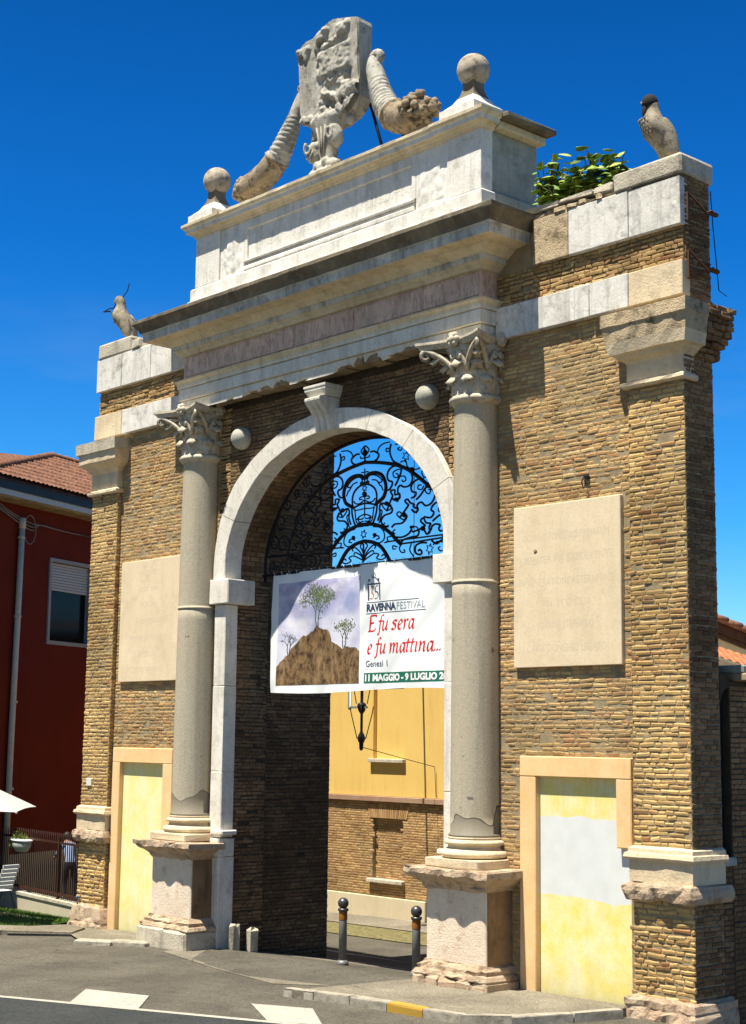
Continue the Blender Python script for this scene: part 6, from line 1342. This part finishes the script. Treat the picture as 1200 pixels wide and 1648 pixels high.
mb.tube([H(1.82, W0+.10, 9.55), H(1.80, W0+.10, 7.0), H(1.76, W0+.10, 4.0), H(1.74, W0+.10, -1.0)], .085, 12)
for z_ in (9.25, 7.0, 4.6, 2.2): mb.tube([H(1.80, W0+.10, z_), H(1.80, W0+.10, z_+.07)], .105, 12)
mb.tube([H(1.82, W0+.10, 9.55), H(1.82, W0+.10, 9.85)], .10, 12); mb.build('downpipe', rh)
mb = MB(flat('grey_cable', (.20, .17, .15), .7)); c_ = []
for k in range(3): mb.tube(cr_spline([H(.2+.3*k, W0+.05, 10.15), H(.9+.2*k, W0+.08, 9.95), H(2.2, W0+.1, 9.55+.1*k), H(2.7, W0+.1, 9.75), H(4.2, W0+.05, 9.72), H(8, W0+.05, 9.75)], 6), .018, 5)
mb.tube([H(2.15+.28*math.cos(a_*.5), W0+.12, 9.55+.42*math.sin(a_*.5)) for a_ in range(14)], .018, 5)
mb.tube([H(.3+.25*math.cos(a_*.5), W0+.12, 9.95+.25*math.sin(a_*.5)) for a_ in range(14)], .018, 5); mb.build('cable', rh)

# ------------------------------------------------------------------ railing on its low wall, planter, person
A = Vector((-17.0, 2.09, 0)); B = Vector((-8.0, .99, 0)); fd = (B-A).normalized(); fn = Vector((fd.y, -fd.x, 0)); FL = (B-A).length
def fp(s, o, z): p = A+fd*s+fn*o; return (p.x, p.y, z)
gw = thing('garden_wall', 'low rendered garden wall under the brown iron railing', 'wall', tuple(A))
mb = MB(PALE, COPING)
def fbox(b, s0, s1, o0, o1, z0, z1, mi=0): b.add([fp(s, o, z) for z in (z0, z1) for s, o in ((s0, o0), (s1, o0), (s1, o1), (s0, o1))], [(0, 1, 2, 3), (4, 5, 6, 7), (0, 1, 5, 4), (1, 2, 6, 5), (2, 3, 7, 6), (3, 0, 4, 7)], mi)
fbox(mb, 0, FL, -.10, .10, -.9, -.22); mb.build('wall', gw); mb = MB(COPING); fbox(mb, 0, FL, -.13, .13, -.22, -.15); mb.build('wall_cap', gw)
fen = thing('iron_railing', 'brown iron railing with pointed bars on the low garden wall', 'railing', tuple(A))
for z_, h in ((1.14, .05), (-.06, .06)): mb = MB(RAILB); fbox(mb, 0, FL, -.02, .02, z_, z_+h); mb.build('rail', fen)
mb = MB(RAILB); mb.tube([(0, 0, -.12), (0, 0, 1.28), (0, 0, 1.40)], [.015, .015, .003], 6)
bar0 = mb.build('bar', None); n_ = 0
s = 2.05
while s < FL-.1:
    o = bar0 if n_ == 0 else bar0.copy()
    if n_: col.objects.link(o)
    o.location = fp(s, 0, 0); adopt(o, fen); n_ += 1; s += .118
for s in (2.0, 5.6, 8.9): mb = MB(RAILB); fbox(mb, s-.03, s+.03, -.03, .03, -.15, 1.3); mb.build('post', fen)
plt = thing('hanging_planter', 'grey planter of trailing yellow green plants hung on the railing', 'planter', fp(3.65, .16, .95))
mb = MB(POT, WHITEP); c_ = fp(3.72, .18, 0)
mb.lathe([(.02, .83), (.18, .85), (.27, .96), (.30, 1.11), (.27, 1.11), (.25, 1.05)], (0, 0), 20); mb.lathe([(.30, 1.10), (.325, 1.11), (.325, 1.14), (.29, 1.145)], (0, 0), 20, 1)
mb.v = [(x*1.3+c_[0], y*.6+c_[1], z) for x, y, z in mb.v]; mb.build('pot', plt)
mb = MB(PLANTG)
for _ in range(260):
    a_ = rnd.uniform(0, 6.28); r = math.sqrt(rnd.random()); x = c_[0]-.18+.42*r*math.cos(a_); y = c_[1]+.12*r*math.sin(a_); z = 1.12+rnd.uniform(-.12, .22)*(1-.5*r)-(.12 if x < c_[0]-.35 else 0)
    d = Vector((rnd.uniform(-1, 1), rnd.uniform(-1, 1), rnd.uniform(-.3, 1))).normalized()*rnd.uniform(.05, .11); e = Vector((rnd.uniform(-1, 1), rnd.uniform(-1, 1), rnd.uniform(-1, 1))).normalized()*.025; p = Vector((x, y, z))
    mb.add([tuple(p-e), tuple(p+d*.5-e*.3), tuple(p+d), tuple(p+d*.5+e)], [(0, 1, 2, 3)])
mb.build('trailing_leaves', plt, recalc=False)

def person():
    t = thing('person', 'person in a pale blue shirt and dark trousers leaning behind the iron railing', 'person', (-13.62, 3.05, -.42), R(168))
    J = {}; V = []; E_ = []; Rr = []
    def j(n_, p, r, par=None):
        J[n_] = len(V); V.append(p); Rr.append(r)
        if par: E_.append((J[par], J[n_]))
    # faces +X locally, leaning forward over the handlebar
    j('pelvis', (0, 0, .86), .135); j('waist', (.05, 0, 1.02), .125, 'pelvis'); j('chest', (.16, 0, 1.22), .15, 'waist'); j('neckb', (.25, 0, 1.38), .075, 'chest'); j('neck', (.29, 0, 1.44), .055, 'neckb'); j('head', (.335, 0, 1.53), .088, 'neck'); j('crown', (.34, 0, 1.60), .075, 'head'); j('nose', (.43, 0, 1.525), .018, 'head')
    for s, n_ in ((1, 'l'), (-1, 'r')):
        j('sh'+n_, (.20, s*.19, 1.33), .062, 'neckb'); j('el'+n_, (.36, s*.24, 1.10), .044, 'sh'+n_); j('wr'+n_, (.58, s*.20, 1.02), .030, 'el'+n_); j('pa'+n_, (.66, s*.19, 1.005), .032, 'wr'+n_)
        for f, (dy, l) in enumerate(((-.028, .075), (-.009, .085), (.010, .08), (.028, .065))):
            j('f%d%s' % (f, n_), (.70, s*.19+dy, .995), .010, 'pa'+n_); j('g%d%s' % (f, n_), (.70+l*.5, s*.19+dy, .978), .009, 'f%d%s' % (f, n_)); j('h%d%s' % (f, n_), (.70+l*.55, s*.19+dy, .94), .008, 'g%d%s' % (f, n_))
        j('t'+n_, (.66, s*.19-s*.045, .985), .012, 'pa'+n_); j('u'+n_, (.70, s*.19-s*.06, .965), .010, 't'+n_)
        j('hip'+n_, (0, s*.09, .82), .095, 'pelvis'); j('kn'+n_, (.06 if s > 0 else -.06, s*.10, .46), .062, 'hip'+n_); j('an'+n_, (.02 if s > 0 else -.16, s*.10, .08), .042, 'kn'+n_); j('to'+n_, (.16 if s > 0 else -.03, s*.11, .035), .038, 'an'+n_)
    me = bpy.data.meshes.new('body'); me.from_pydata(V, E_, []); o = bpy.data.objects.new('body', me); col.objects.link(o); o.parent = t
    b = NB('person_skin_and_clothes'); z = b.xyz('Z'); x = b.xyz('X')
    arm = b.math('GREATER_THAN', b.math('SUBTRACT', x, b.math('MULTIPLY', b.math('SUBTRACT', 1.15, z), .0)), .40)
    skin_up = b.math('GREATER_THAN', b.math('ADD', z, b.math('MULTIPLY', x, .10)), 1.435)
    c_ = b.mix(b.math('GREATER_THAN', z, .93), (.018, .020, .032), (.30, .38, .55)); c_ = b.mix(b.math('MAXIMUM', arm, skin_up), c_, (.42, .25, .17)); c_ = b.mix(b.math('LESS_THAN', z, .085), c_, (.62, .62, .60)); me.materials.append(b.fin(c_, .8, b.noise(40, 4), .2, .005))
    sk_ = o.modifiers.new('skin', 'SKIN'); sk_.use_smooth_shade = True
    for i, v in enumerate(me.skin_vertices[0].data): v.radius = (Rr[i], Rr[i]); v.use_root = (i == 0)
    ss = o.modifiers.new('sub', 'SUBSURF'); ss.levels = 2; ss.render_levels = 2
    h = MB(HAIR); h.sphere((.315, 0, 1.575), .108, 18, 12, sc=(1.02, .95, .92)); o = h.build('hair', None); o.parent = t
person()

# ------------------------------------------------------------------ lawn, chair, parasol
lawn = [(-17, 2.0), (-10.7, 1.25), (-8.2, .85), (-8.75, .3), (-8.35, -.45), (-8.75, -1.6), (-13, -5.2), (-20, -6)]
sheet('lawn', lawn, LAWN, .06, sub=2)
sheet('verge', [(-20, 7.6), (-20, 9.25), (6, 9.25), (6, 7.6)], flat('dry_verge', (.16, .14, .06), .95, n=.6, sc=9), .02)
sheet('lane_line_marking', [(-14, 5.6), (-14, 5.75), (4, 4.9), (4, 4.75)], WPAINT, .012)
def in_poly(x, y, P_):
    c_ = False; k = len(P_)-1
    for i in range(len(P_)):
        if (P_[i][1] > y) != (P_[k][1] > y) and x < (P_[k][0]-P_[i][0])*(y-P_[i][1])/(P_[k][1]-P_[i][1])+P_[i][0]: c_ = not c_
        k = i
    return c_
mb = MB(GRASSM); k = 0; vs = []; fs = []
while k < 16000:
    x, y = rnd.uniform(-15.5, -8.2), rnd.uniform(-3.2, 1.9)
    if not in_poly(x, y, lawn): continue
    h = rnd.uniform(.03, .075); a_ = rnd.uniform(0, 6.28); wd = .008; z = gz(x, y)+.06; lx_, ly_ = rnd.uniform(-.03, .03), rnd.uniform(-.03, .03)
    o = len(vs); vs += [(x-wd*math.cos(a_), y-wd*math.sin(a_), z), (x+wd*math.cos(a_), y+wd*math.sin(a_), z), (x+lx_, y+ly_, z+h)]; fs.append((o, o+1, o+2)); k += 1
mb.add(vs, fs); tag(mb.build('grass', recalc=False), 'short green grass between the railing and the path', 'grass', kind='stuff')
# kerbstones of the path in front of the lawn
pathk = [(-12.2, -5.75), (-9.9, -3.92), (-7.75, -2.10), (-6.60, -1.12)]
for a_, b_ in zip(pathk, pathk[1:]):
    a_, b_ = Vector(a_), Vector(b_); d = (b_-a_).normalized(); n2 = Vector((-d.y, d.x))*.85; z = gz(-8, 0)
    mb = MB(PAVE); q = [a_+d*.01, b_-d*.01, b_+n2, a_+n2]; vs = [(p.x, p.y, z+h) for h in (-.1, .10) for p in q]; mb.add(vs, [(0, 1, 2, 3), (4, 5, 6, 7)]+[(i, (i+1) % 4, 4+(i+1) % 4, 4+i) for i in range(4)]); tag(mb.build('path'), kind='structure')
for x0, x1, y0, y1, rz_ in ((-5.55, -4.75, -1.62, -1.32, .55), (-4.72, -4.62, -1.2, -.9, .55), (-5.0, -4.2, -1.2, -.86, .5)):
    mb = MB(KERB); cxx, cyy = (x0+x1)/2, (y0+y1)/2; z = gz(cxx, 0); mb.box(x0-cxx, x1-cxx, y0-cyy, y1-cyy, z-.05, z+.085, 0, b=.02, j=.01)
    ca, sa = math.cos(rz_), math.sin(rz_); mb.v = [(x*ca-y*sa+cxx, x*sa+y*ca+cyy, zz) for x, y, zz in mb.v]; tag(mb.build('step'), kind='structure')

ch = thing('garden_chair', 'white slatted garden chair with thin dark legs on the lawn', 'chair', (-11.9, .1, -.36), R(8))
def chp(b, nm): o = b.build(nm, None); o.parent = ch
mb = MB(WHITEP)
for k in range(6): t_ = k/5; mb.box(.20+.22*t_+.0, .225+.22*t_, -.24, .24, .50+.095*k, .59+.095*k, 0, b=.008)
chp(mb, 'backrest')
mb = MB(WHITEP)
for k in range(6): mb.box(-.24+.075*k, -.172+.075*k, -.23, .23, .44, .46, 0, b=.006)
chp(mb, 'seat')
for sx, sy in ((.2, .22), (.2, -.22), (-.22, .22), (-.22, -.22)):
    mb = MB(IRON); mb.tube([(sx*.6, sy, .44), (sx*1.7, sy, .07)] if sx > 0 else [(sx*.7, sy, .44), (sx*1.4, sy, .07)], .012, 6)
    if sx > 0: mb.tube([(sx*.6, sy, .44), (.45, sy, 1.08)], .012, 6)
    chp(mb, 'leg')
par = thing('parasol', 'white square parasol standing over the lawn', 'parasol', (-10.32, -1.67, -.36))
mb = MB(FABRIC); cx_, cy_, rr_ = -10.32, -1.67, 1.87; cor = [(cx_+rr_*math.cos(math.pi/2*k+.10), cy_+rr_*math.sin(math.pi/2*k+.10)) for k in range(4)]
N_ = 8; vs = [(cx_, cy_, 2.78)]; rows = []
for q in range(1, N_+1):
    t_ = q/N_; row = []
    for k in range(4):
        a_, b_ = cor[k], cor[(k+1) % 4]
        for i in range(8):
            u = i/8; x = lerp(a_[0], b_[0], u); y = lerp(a_[1], b_[1], u); row.append(len(vs)); vs.append((lerp(cx_, x, t_), lerp(cy_, y, t_), 2.78-.70*t_**1.08-.05*t_*math.sin(math.pi*u)*-.6))
    rows.append(row)
fs = [(0, rows[0][i], rows[0][(i+1) % 32]) for i in range(32)]+[(rows[q][i], rows[q+1][i], rows[q+1][(i+1) % 32], rows[q][(i+1) % 32]) for q in range(N_-1) for i in range(32)]
mb.add(vs, fs); o = mb.build('canopy', par); sd_ = o.modifiers.new('thick', 'SOLIDIFY'); sd_.thickness = .012
mb = MB(FABRIC); mb.sphere((cor[0][0]+.02, cor[0][1], 2.07), .03, 8, 6); mb.build('rib_end', par)
mb = MB(PIPE); mb.tube([(cx_, cy_, -.4), (cx_, cy_, 2.85)], .03, 10); mb.build('pole', par)
mb = MB(POT); mb.lathe([(.30, -.36), (.30, -.28), (.06, -.24), (.05, -.1)], (cx_, cy_), 20); mb.build('base', par)
